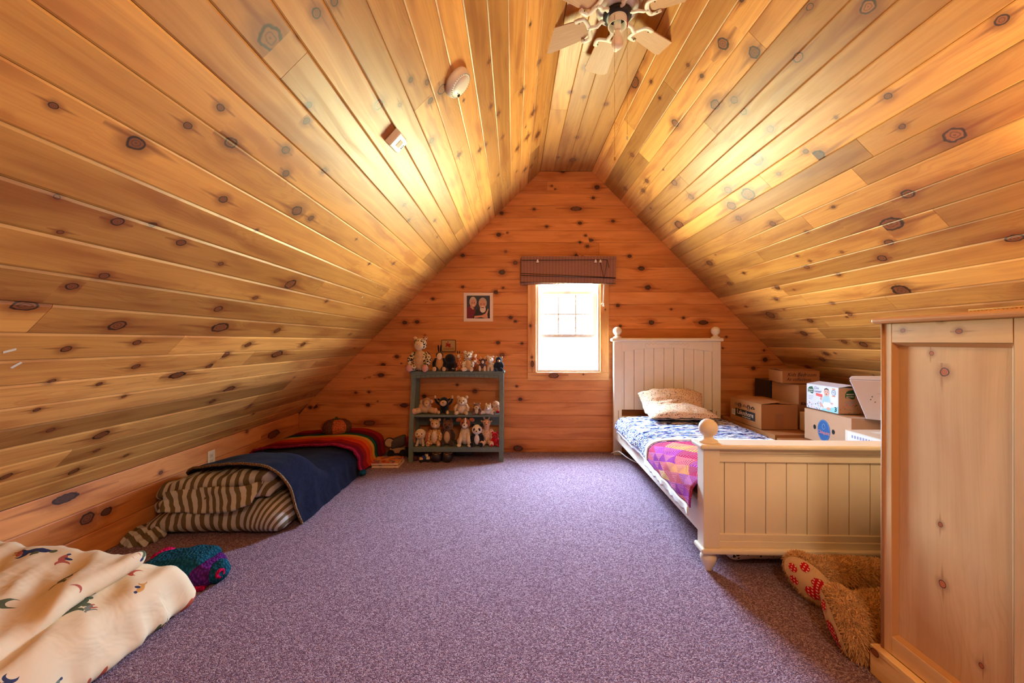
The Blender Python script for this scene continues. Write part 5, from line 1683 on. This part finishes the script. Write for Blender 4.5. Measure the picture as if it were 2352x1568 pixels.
for (z0, z1, y) in ((.115, .07, .042), (.096, .065, .042), (.025, .012, .03)):
    MB().tube([(-.49, -y, z0), (.498, -y, z1)], .003, 6).build('fold_edge', plain('dark_reed', srgb(70, 46, 44)), bl)
for x in (-.315, .285, .335):
    q = MB().prism([(x - .014, .225), (x + .014, .225), (x + .006, .255), (x - .006, .255)], 'y', -.062, -.052).build('cord_pulley', WP, bl, bevel=.002)
cd_ = MB()
cd_.tube([(.335, -.058, .225), (.37, -.058, .06), (.372, -.055, .0)], .0022, 6)
cd_.tube([(.405, -.056, .25), (.385, -.058, .12), (.372, -.058, .06)], .0022, 6)
cd_.tube([(.41, -.056, .25), (.425, -.056, .17)], .0022, 6)
cd_.tube([(-.48, -.056, .246), (.40, -.056, .252)], .0022, 6)
cd_.build('cord', plain('dark_cord', srgb(54, 40, 40)), bl)
MB().tube([(.372, -.055, .0), (.37, -.045, -.10), (.368, -.04, -.185)], .0022, 6).tube([(.368, -.04, -.185), (.345, -.04, -.205)], .002, 5).build('white_cord', WP, bl)
MB().lathe([(.009, -.225), (.007, -.205), (.003, -.19)], (.372, -.04, 0), 10).build('tassel', WP, bl)

# glow stars and tape scraps stuck to the left slope
star = MB()
starp = [((.012 if i % 2 == 0 else .005) * math.cos(i * math.pi / 5), (.012 if i % 2 == 0 else .005) * math.sin(i * math.pi / 5)) for i in range(10)]
for i, (px, py) in enumerate([(832, 682), (838, 697), (852, 643), (864, 658), (876, 667), (885, 640)]):
    o = slope_frame(on_slope(px, py), 'star_sticker', 'small pale star sticker on the sloped ceiling near the gable', 'sticker', i * .7)
    o['group'] = 'star stickers on the left slope'
    k = 1.0 if i == 0 else .5
    MB().prism([(a * k, b * k) for a, b in starp], 'z', .0005, .002).build('star', WP, o)
for i, (px, py) in enumerate([(22, 805), (37, 838)]):
    o = slope_frame(on_slope(px, py), 'tape_scrap', 'scrap of white tape stuck low on the sloped ceiling', 'tape', .5 + .6 * i)
    o['group'] = 'tape scraps on the left slope'
    MB().box(-.014, .014, -.005, .005, .0003, .001).build('strip', WP, o)
# ------------------------------------------------------------------ plush toys
def spotted(name, base, spot, scale=55.0, size=.42, ring=False):
    w = NT(name, .95, .05)
    o = w.obj()
    nn = w.node('ShaderNodeVectorMath', {0: o, 1: w.comb(w.m('MULTIPLY', w.noise(o, 60.0), .012), w.m('MULTIPLY', w.noise(o, 47.0), .012), 0.0)}, operation='ADD').outputs[0]
    v = w.vor(nn, scale, rnd=.9)
    k = w.step(v.outputs['Distance'], size + .05, size - .05)
    w.color(w.mix(k, base, spot)); w.bump(w.noise(o, 260.0, 2.0), .5, .004)
    return w.mat


def giraffe_mat(name, base, line, scale=34.0, wd=.09):
    w = NT(name, .95, .05)
    o = w.obj()
    v = w.vor(o, scale, 'DISTANCE_TO_EDGE')
    w.color(w.mix(w.step(v.outputs['Distance'], wd - .03, wd + .03), line, base)); w.bump(w.noise(o, 260.0, 2.0), .5, .004)
    return w.mat


F = {}
def fz(key, r, g, b):
    F[key] = fuzzy('plush_' + key, srgb(r, g, b), .14, 300.0, .5)
for k, c in dict(tan=(206, 168, 122), sand=(214, 184, 146), honey=(206, 150, 88), brown=(116, 78, 54), dbrown=(72, 50, 38), black=(26, 26, 32), navy=(30, 44, 62), white=(232, 220, 206), cream=(226, 202, 166), grey=(120, 112, 108),
                 plum=(94, 60, 62), rust=(168, 92, 54), red=(186, 20, 34), pink=(216, 156, 140), maroon=(72, 36, 44), peach=(224, 174, 138), mink=(168, 126, 94)).items(): fz(k, *c)
F['leopard'] = spotted('plush_leopard', srgb(222, 204, 172), srgb(46, 34, 28), 52.0, .44)
F['snow_leopard'] = spotted('plush_snow_leopard', srgb(232, 222, 206), srgb(34, 28, 26), 70.0, .34)
F['giraffe'] = giraffe_mat('plush_giraffe', srgb(176, 88, 56), srgb(226, 180, 130), 62.0)
F['palegiraffe'] = giraffe_mat('plush_pale_giraffe', srgb(220, 182, 130), srgb(166, 108, 60), 46.0)
F['pinkgiraffe'] = giraffe_mat('plush_pink_giraffe', srgb(206, 160, 124), srgb(230, 200, 170), 52.0)


def plush(name, label, px, d, z, hpx, body='tan', belly=None, head=None, muzzle=None, ear='round', earc=None, inner=None, limb=None, foot=None, nose='black', hs=1.0,
          pose='sit', rot=0.0, wide=1.0, muz=(.1, .1, .075), eyes=True, extra=None, headpos=None, armup=False):
    S = hpx * d / FOC
    t = thing(name, label, 'toy', ((px - VPX) * d / FOC, d, z), rot)
    g = lambda k: F[k] if isinstance(k, str) else k
    head = head or body; limb = limb or body; earc = earc or head; foot = foot or limb
    def B(nm, c, r, k, rz=None, amp=.02, nu=14, nv=9):
        c = V(c) * S; r = tuple(x * S for x in r)
        m = MB().ball(c, r, rz, nu, nv, amp * S, 4.0 / S)
        return m.build(nm, g(k), t)
    def Tb(nm, pts, rad, k):
        m = MB().tube([V(p) * S for p in pts], [x * S for x in rad], 10)
        m.ball(V(pts[0]) * S, rad[0] * S * 1.0, None, 10, 6); m.ball(V(pts[-1]) * S, rad[-1] * S, None, 10, 6)
        return m.build(nm, g(k), t)
    if pose == 'sit':
        B('body', (0, 0, .30), (.22 * wide, .19, .30), body)
        if belly: B('belly', (0, -.075, .29), (.155 * wide, .145, .25), belly)
        for s in (-1, 1):
            Tb('leg', [(s * .13 * wide, -.02, .105), (s * .21 * wide, -.26, .10)], [.10, .098], limb)
            B('foot', (s * .22 * wide, -.33, .105), (.085, .05, .10), foot)
            if armup: Tb('arm', [(s * .19 * wide, -.0, .48), (s * .36 * wide, -.06, .62), (s * .42 * wide, -.08, .78)], [.075, .07, .06], limb)
            else: Tb('arm', [(s * .19 * wide, -.01, .50), (s * .27 * wide, -.09, .36), (s * .26 * wide, -.16, .24)], [.075, .078, .07], limb)
        hc = V(headpos or (0, -.03, .74))
    elif pose == 'stand':        # on four legs, seen from the front
        B('body', (0, .12, .36), (.24 * wide, .34, .19), body)
        for s in (-1, 1):
            for y in (-.10, .34):
                Tb('leg', [(s * .13 * wide, y, .30), (s * .145 * wide, y - .01, .075)], [.085, .075], limb)
        hc = V(headpos or (0, -.20, .66))
    elif pose == 'dog':          # sitting on the haunches, straight front legs
        B('body', (0, .05, .34), (.19 * wide, .20, .34), body)
        if belly: B('chest', (0, -.08, .40), (.12, .12, .2), belly)
        for s in (-1, 1):
            Tb('leg', [(s * .10 * wide, -.06, .44), (s * .15 * wide, -.17, .20), (s * .17 * wide, -.20, .06)], [.075, .072, .07], limb)
            B('paw', (s * .175 * wide, -.25, .05), (.075, .10, .05), foot)
            B('haunch', (s * .19 * wide, .08, .13), (.10, .18, .13), limb)
        hc = V(headpos or (0, -.06, .76))
    else:                         # lying on the belly, limbs spread
        B('body', (0, .05, .34), (.42 * wide, .30, .34), body)
        for s in (-1, 1):
            Tb('leg', [(s * .30 * wide, -.02, .2), (s * .62 * wide, -.2, .16)], [.17, .16], limb)
            B('foot', (s * .66 * wide, -.26, .17), (.14, .10, .17), foot)
        hc = V(headpos or (0, -.12, .66))
    hr = (.205 * hs, .19 * hs, .195 * hs)
    if hs > 0:
        B('head', hc, hr, head)
        if muzzle: B('muzzle', hc + V((0, -.17 * hs, -.055 * hs)), tuple(x * hs for x in muz), muzzle)
        mz = muz if muzzle else (.0, .02, .0)
        if nose: B('nose', hc + V((0, -.17 * hs - mz[1] * hs * .92, -.02 * hs)), (.034 * hs, .022 * hs, .024 * hs), nose, amp=0, nu=8, nv=6)
        if eyes:
            for s in (-1, 1): MB().ball((hc + V((s * .082 * hs, -.168 * hs, .045 * hs))) * S, .024 * hs * S, None, 8, 6).build('eye', M['black'], t)
        for s in (-1, 1):
            if ear == 'round':
                B('ear', hc + V((s * .165 * hs, .0, .165 * hs)), (.075 * hs, .035 * hs, .075 * hs), earc, nu=10, nv=6)
                if inner: B('inner_ear', hc + V((s * .165 * hs, -.028 * hs, .165 * hs)), (.05 * hs, .02 * hs, .05 * hs), inner, nu=10, nv=6)
            elif ear == 'point':
                m = MB().lathe([(.075 * hs * S, 0), (.06 * hs * S, .06 * hs * S), (1e-5, .16 * hs * S)], tuple((hc + V((s * .12 * hs, 0, .13 * hs))) * S), 10); m.build('ear', g(earc), t)
            elif ear == 'flop':
                B('ear', hc + V((s * .235 * hs, -.05 * hs, -.10 * hs)), (.062 * hs, .085 * hs, .21 * hs), earc, Matrix.Rotation(s * .18, 3, 'Y'))
            elif ear == 'fold':      # short hanging ears held out sideways
                B('ear', hc + V((s * .25 * hs, .0, .13 * hs)), (.11 * hs, .04 * hs, .075 * hs), earc, Matrix.Rotation(s * .35, 3, 'Y'))
            elif ear == 'long':
                B('ear', hc + V((s * .065 * hs, .02, .36 * hs)), (.05 * hs, .035 * hs, .22 * hs), earc, Matrix.Rotation(s * .08, 3, 'Y'))
            elif ear == 'side':
                B('ear', hc + V((s * .22 * hs, .0, .08 * hs)), (.09 * hs, .035 * hs, .045 * hs), earc, Matrix.Rotation(-s * .5, 3, 'Y'), nu=10, nv=6)
            elif ear == 'big':
                B('ear', hc + V((s * .21 * hs, .03, .02)), (.08 * hs, .03 * hs, .09 * hs), earc, nu=12, nv=7)
    if extra: extra(t, S, hc, B, Tb)
    return t


ZT, ZM, ZL = .870, .446, .144
# ---- top board
def ex_leopard(t, S, hc, B, Tb):
    B('belly_seam', (0, -.10, .36), (.13, .125, .30), 'tan')
plush('plush_leopard', 'large spotted plush cub with a long tan belly sitting on the shelf top', 966, 3.98, ZT, 78, 'leopard', 'tan', 'leopard', 'cream', 'round', 'leopard', 'peach', foot='pink', hs=.92, rot=-.1, wide=1.05, muz=(.15, .08, .14), nose='peach', eyes=False, headpos=(0, -.02, .80), extra=ex_leopard)
plush('plush_donkey', 'plush donkey with tall dark ears and a pale muzzle beside the spotted cub', 1010, 3.99, ZT, 52, 'honey', None, 'dbrown', 'cream', 'long', 'black', foot='tan', limb='black', hs=.78, wide=.9, muz=(.15, .09, .19), nose=None, eyes=True, headpos=(0, -.04, .70), rot=.1)
def ex_gor(t, S, hc, B, Tb):
    for s in (-1, 1): Tb('ribbon', [(s * .16, -.40, .14), (s * .20, -.41, .18), (s * .26, -.41, .13), (s * .30, -.40, .16)], [.014, .014, .014, .014], 'cream')
plush('plush_gorilla', 'black plush gorilla sitting hunched on the shelf top', 1034, 3.99, ZT, 41, 'black', None, 'black', None, 'none', limb='maroon', foot='black', nose=None, eyes=False, hs=1.55, wide=1.25, headpos=(0, .0, .66), extra=ex_gor)
def ex_gir(t, S, hc, B, Tb):
    Tb('neck', [(0, 0, .45), (hc.x * .8, hc.y * .6, hc.z - .06)], [.13, .10], 'giraffe')
    for s in (-1, 1): Tb('horn', [hc + V((s * .05, .02, .12)), hc + V((s * .06, .02, .24))], [.022, .03], 'dbrown')
plush('plush_giraffe', 'small rust patterned plush giraffe behind the snow leopard', 1056, 4.03, ZT, 42, 'giraffe', None, 'honey', 'cream', 'side', 'honey', hs=.62, wide=.7, headpos=(-.06, -.06, .82), muz=(.14, .12, .16), nose=None, extra=ex_gir)
plush('plush_snow_leopard', 'white plush leopard with black spots and a dark nose on the shelf top', 1076, 3.97, ZT, 48, 'snow_leopard', 'tan', 'snow_leopard', 'cream', 'round', 'white', limb='snow_leopard', foot='cream', hs=1.0, wide=.82, muz=(.10, .09, .075), rot=-.06)
def ex_calf(t, S, hc, B, Tb):
    Tb('forelock', [hc + V((.02, -.05, .10)), hc + V((.08, -.05, .30))], [.05, .07], 'white')
plush('plush_calf', 'brown plush calf with a white forelock on the shelf top', 1092, 4.0, ZT, 38, 'rust', None, 'rust', 'cream', 'side', 'rust', limb='rust', foot='black', hs=.95, wide=.8, pose='stand', headpos=(-.05, -.2, .66), extra=ex_calf, muz=(.10, .08, .07))
def ex_goat(t, S, hc, B, Tb):
    for s in (-1, 1): Tb('horn', [hc + V((s * .09, .0, .13)), hc + V((s * .16, .0, .28))], [.035, .02], 'cream')
plush('plush_goat', 'plum brown plush goat with pale horns and legs on the shelf top', 1108, 3.96, ZT, 35, 'plum', None, 'plum', 'white', 'side', 'plum', limb='cream', hs=.95, wide=1.15, pose='stand', extra=ex_goat, headpos=(.05, -.22, .66), muz=(.08, .08, .10))
plush('plush_lamb', 'cream plush bear standing on stout legs beside the navy bear', 1127, 3.96, ZT, 36, 'cream', None, 'white', 'cream', 'round', 'white', hs=1.05, wide=.85, pose='stand', headpos=(.02, -.16, .76), rot=-.25, muz=(.11, .10, .09))
plush('plush_navy_bear', 'navy blue plush bear with tan ears and snout at the shelf end', 1146, 3.97, ZT, 37, 'navy', None, 'navy', 'tan', 'round', 'tan', limb='navy', hs=1.0, wide=.9, headpos=(.0, -.03, .70), nose='dbrown', muz=(.085, .07, .08))
# ---- middle shelf
plush('plush_elephant', 'tan plush elephant slumped on the middle shelf', 976, 3.98, ZM, 41, 'tan', None, 'mink', 'tan', 'big', 'tan', foot='peach', hs=1.25, wide=.86, pose='lie', rot=.2, headpos=(.10, -.12, .66), muz=(.12, .10, .16))
plush('plush_chimp', 'black plush chimpanzee with tan face and raised hands on the middle shelf', 1020, 3.99, ZM, 42, 'black', None, 'black', 'tan', 'side', 'black', limb='black', foot='tan', hs=1.25, wide=1.1, headpos=(0, -.05, .66), muz=(.15, .07, .13), armup=True, nose='dbrown',
      extra=lambda t, S, hc, B, Tb: [B('hand', (s * .47, -.09, .90), (.07, .05, .10), 'tan') for s in (-1, 1)])
plush('plush_teddy', 'sandy plush teddy bear waving on the middle shelf', 1061, 3.95, ZM, 41, 'sand', 'cream', 'sand', 'cream', 'round', 'sand', 'tan', hs=1.35, wide=1.35, headpos=(.03, -.05, .72), muz=(.09, .09, .07))
plush('plush_owl_monkey', 'small brown plush monkey with pale chin on the middle shelf', 1095, 3.93, ZM, 28, 'brown', 'cream', 'brown', 'tan', 'round', 'mink', hs=1.35, wide=1.2, headpos=(0, -.05, .66), muz=(.15, .08, .12))
plush('plush_puppy', 'white plush puppy lying on the middle shelf by the right post', 1121, 3.93, ZM, 25, 'white', None, 'white', 'white', 'point', 'white', limb='white', foot='grey', hs=1.5, wide=1.0, pose='lie', headpos=(.08, -.25, .70), rot=-.2, muz=(.11, .12, .09))
def ex_doll(t, S, hc, B, Tb): B('red_shoe', (.18, -.34, .12), (.16, .10, .12), 'red')
plush('plush_doll', 'peach round headed doll with a red shoe leaning on the shelf post', 1139, 4.04, ZM, 27, 'peach', None, 'peach', None, 'none', nose=None, hs=1.5, wide=.9, headpos=(0, -.04, .70), extra=ex_doll)
# ---- bottom shelf
plush('plush_hound', 'tan and white plush hound with long brown ears on the bottom shelf', 967, 3.93, ZL, 42, 'cream', None, 'cream', 'tan', 'flop', 'rust', hs=1.5, wide=1.0, pose='dog', headpos=(0, -.12, .62), muz=(.10, .11, .075), nose='rust')
plush('plush_cat', 'honey plush wild cat with netted coat on the bottom shelf', 999, 3.95, ZL, 60, 'palegiraffe', 'cream', 'tan', 'cream', 'round', 'tan', limb='palegiraffe', hs=.92, wide=.85, headpos=(.02, -.04, .80), muz=(.09, .07, .07), nose='pink')
plush('plush_wolf', 'shaggy dark brown plush wolf with a pale chest on the bottom shelf', 1028, 3.96, ZL, 59, 'brown', 'tan', 'brown', 'dbrown', 'point', 'brown', limb='dbrown', hs=1.0, wide=.9, headpos=(.02, -.04, .76), muz=(.09, .10, .075))
def ex_terrier(t, S, hc, B, Tb):
    B('blaze', hc + V((.02, -.115 * .95, .06)), (.045, .085, .16), 'white')
plush('plush_terrier', 'large plush terrier with a white blaze and rust patches on the bottom shelf', 1068, 3.93, ZL, 64, 'cream', None, 'rust', 'white', 'fold', 'rust', limb='cream', hs=.92, wide=1.05, pose='dog', headpos=(.02, -.08, .80), muz=(.10, .15, .10), extra=ex_terrier)
def ex_panda(t, S, hc, B, Tb):
    for s in (-1, 1): B('eye_patch', hc + V((s * .11, -.16, .03)), (.055, .035, .075), 'black', Matrix.Rotation(-s * .3, 3, 'Y'), nu=10, nv=6)
plush('plush_panda', 'black and white plush panda on the bottom shelf', 1096, 3.92, ZL, 50, 'black', 'white', 'white', 'white', 'round', 'black', limb='black', hs=1.15, wide=.95, headpos=(0, -.06, .74), muz=(.08, .07, .06), extra=ex_panda)
def ex_pg(t, S, hc, B, Tb):
    Tb('neck', [(0, 0, .4), hc * .96], [.11, .10], 'pinkgiraffe')
    for s in (-1, 1): Tb('horn', [hc + V((s * .06, .02, .10)), hc + V((s * .10, .0, .22))], [.022, .04], 'tan')
plush('plush_pink_giraffe', 'pinkish plush giraffe with knobbed horns on the bottom shelf', 1119, 3.96, ZL, 62, 'pinkgiraffe', None, 'pinkgiraffe', 'peach', 'side', 'tan', hs=.72, wide=.75, headpos=(-.02, -.05, .80), muz=(.10, .10, .13), extra=ex_pg)
plush('plush_red_bear', 'small red plush bear at the end of the bottom shelf', 1137, 3.91, ZL, 33, 'red', None, 'red', 'red', 'round', 'red', hs=1.05, wide=.95, muz=(.10, .11, .08))

# ------------------------------------------------------------------ clutter on the floor by the shelf
for i, (px, lab) in enumerate(((1004, 'dark slipper under the shelf beside the toy car'), (1029, 'dark slipper under the shelf to the right of its mate'))):
    s = thing('slipper', lab.replace('to the right of its mate', 'with a brown insole beside its mate'), 'shoe', ((px - VPX) * 3.9 / FOC, 3.93, 0), 0)
    lea = plain('dark_leather', srgb(40, 30, 36), .4, .4)
    def slip(p):
        q = V(p); q.x *= 1 + .12 * (1 - abs(p.y) / .12); q.z *= .85 + .3 * max(0, -p.y) / .12
        return q
    MB().soft((0, 0, .042), (.047, .115, .042), .038, (12, 16, 8), slip).build('upper', lea, s)
    MB().ball((0, -.02, .078), (.036, .075, .013), None, 14, 8).build('insole', plain('insole', srgb(120, 84, 66), .8), s)
    MB().tube([(.040 * math.cos(t), -.02 + .08 * math.sin(t), .078) for t in [k * math.pi / 10 for k in range(21)]], .005, 6).build('rim', plain('pale_piping', srgb(150, 128, 112), .6), s)

tc = thing('toy_car', 'small white and blue block toy car under the shelf', 'toy', ((975 - VPX) * 3.87 / FOC, 3.87, 0), .2)
MB().box(-.05, .05, -.035, .035, .014, .026).build('chassis', M['black'], tc, bevel=.002)
for x in (-.034, .036):
    for y in (-.038, .038): MB().lathe([(.013, -.005), (.013, .005)], (x, y, .013), 12, 'y').build('wheel', M['black'], tc)
for x, y, z, c in ((-.03, -.015, .026, (226, 180, 120)), (.0, .0, .026, (36, 70, 140)), (.035, -.012, .026, (232, 216, 190)), (.02, .015, .045, (232, 216, 190)), (-.005, -.02, .045, (40, 60, 120))):
    b_ = MB().box(x - .016, x + .016, y - .014, y + .014, z, z + .019)
    for sx in (-.007, .007): b_.lathe([(.0045, z + .019), (.0045, z + .023), (1e-5, z + .0231)], (x + sx, y, 0), 8)
    o = b_.build('brick', plain('toy_brick', srgb(*c), .35, .5), tc); o['kind'] = 'stuff'
bl_ = MB().ball(((952 - VPX) * 3.88 / FOC, 3.90, .022), (.026, .024, .024), amp=.008, sc_=40)
bl_.build('sock_ball', plain('maroon_cloth', srgb(84, 36, 44)), None, label='crumpled maroon sock beside the front shelf leg', cat='sock')

# two picture books stacked on the carpet
def cover_mat(name, a, b_, c):
    w = NT(name, .45, .3)
    o = w.sep(w.obj())
    br = w.node('ShaderNodeTexVoronoi', {'Vector': w.comb(w.m('MULTIPLY', o[0], 1.0), w.m('MULTIPLY', o[1], 1.0), 0.0), 'Scale': 26.0}, distance='CHEBYCHEV')
    k = w.node('ShaderNodeSeparateColor', {0: br.outputs['Color']}).outputs
    w.color(w.ramp(k[0], [(0, a), (.4, b_), (.7, c), (.85, srgb(120, 100, 120))], True)); return w.mat
for i, (lab, z, dx, ro, mt) in enumerate((('lower picture book with a pale cover on the carpet by the mattress', 0, 0, .0, cover_mat('book_cover', srgb(214, 168, 120), srgb(222, 186, 140), srgb(180, 90, 60))), ('upper picture book with an orange red cover by the mattress', .024, -.008, .05, cover_mat('book_cover2', srgb(206, 132, 84), srgb(170, 56, 44), srgb(216, 160, 104))))):
    b_ = thing('picture_book', lab, 'book', ((890 - VPX) * 3.75 / FOC + dx, 3.78, z), ro)
    MB().box(-.122, .122, -.105, .105, .002, .018).build('pages', plain('book_pages', srgb(232, 216, 196), .8), b_)
    MB().box(-.126, .126, -.108, .108, 0, .0022).build('back_cover', mt, b_); MB().box(-.126, .126, -.108, .108, .018, .021).build('front_cover', mt, b_)

# toy truck with a large wheel and a heap of dark clothes against the gable
tt = thing('toy_truck', 'grey toy truck with a beige wheel lying by the gable wall', 'toy', ((908 - VPX) * 4.05 / FOC, 4.08, 0), .15)
MB().soft((.02, .0, .135), (.075, .05, .055), .03, (10, 8, 8), lambda p: p + V((0, 0, .35 * p.x))).build('cab', plain('grey_plastic', srgb(84, 74, 72), .5), tt)
MB().box(-.06, .09, -.045, .045, .03, .085).build('chassis', plain('beige_plastic', srgb(176, 140, 110), .6), tt, bevel=.01)
for x, y in ((-.045, -.055), (.075, -.055), (-.045, .055), (.075, .055)):
    MB().lathe([(.034, -.012), (.036, 0), (.034, .012)], (x, y, .036), 16, 'y').build('wheel', M['black'], tt)
wh = MB().lathe([(.02, -.012), (.046, -.010), (.052, .0), (.046, .012)], (-.062, -.03, .14), 20, 'y').build('spare_wheel', M['black'], tt)
MB().lathe([(.030, -.014), (.044, -.013), (.044, -.011), (.030, -.0105)], (-.062, -.03, .14), 20, 'y').build('wheel_rim', plain('beige_rim', srgb(190, 160, 130), .6), tt)
MB().ball((.11, .02, .145), (.03, .03, .04)).build('red_lamp', plain('red_plastic', srgb(170, 36, 36), .4), tt)
m = MB().soft(((940 - VPX) * 4.0 / FOC, 4.06, .045), (.055, .07, .045), .045, (14, 12, 8), lambda p: p + V((.02 * nz(p.y * 20, p.z * 20, 1), .02 * nz(p.x * 20, p.z * 20, 2), .02 * nz(p.x * 22, p.y * 22, 3))))
m.build('clothes_heap', plain('dark_cloth', srgb(34, 32, 44), .9), None, label='small heap of dark clothes behind the shelf leg', cat='clothes')
m = MB().soft(((1065 - VPX) * 4.08 / FOC, 4.09, .035), (.10, .04, .035), .03, (14, 8, 6), lambda p: p + V((.01 * nz(p.y * 20, p.z * 20, 1), 0, .02 * nz(p.x * 22, p.y * 22, 3))))
m.build('folded_cloth', plain('grey_patterned_cloth', srgb(74, 74, 84), .9, var=.25, vs=60), None, label='grey cloth pushed under the shelf against the wall', cat='cloth')
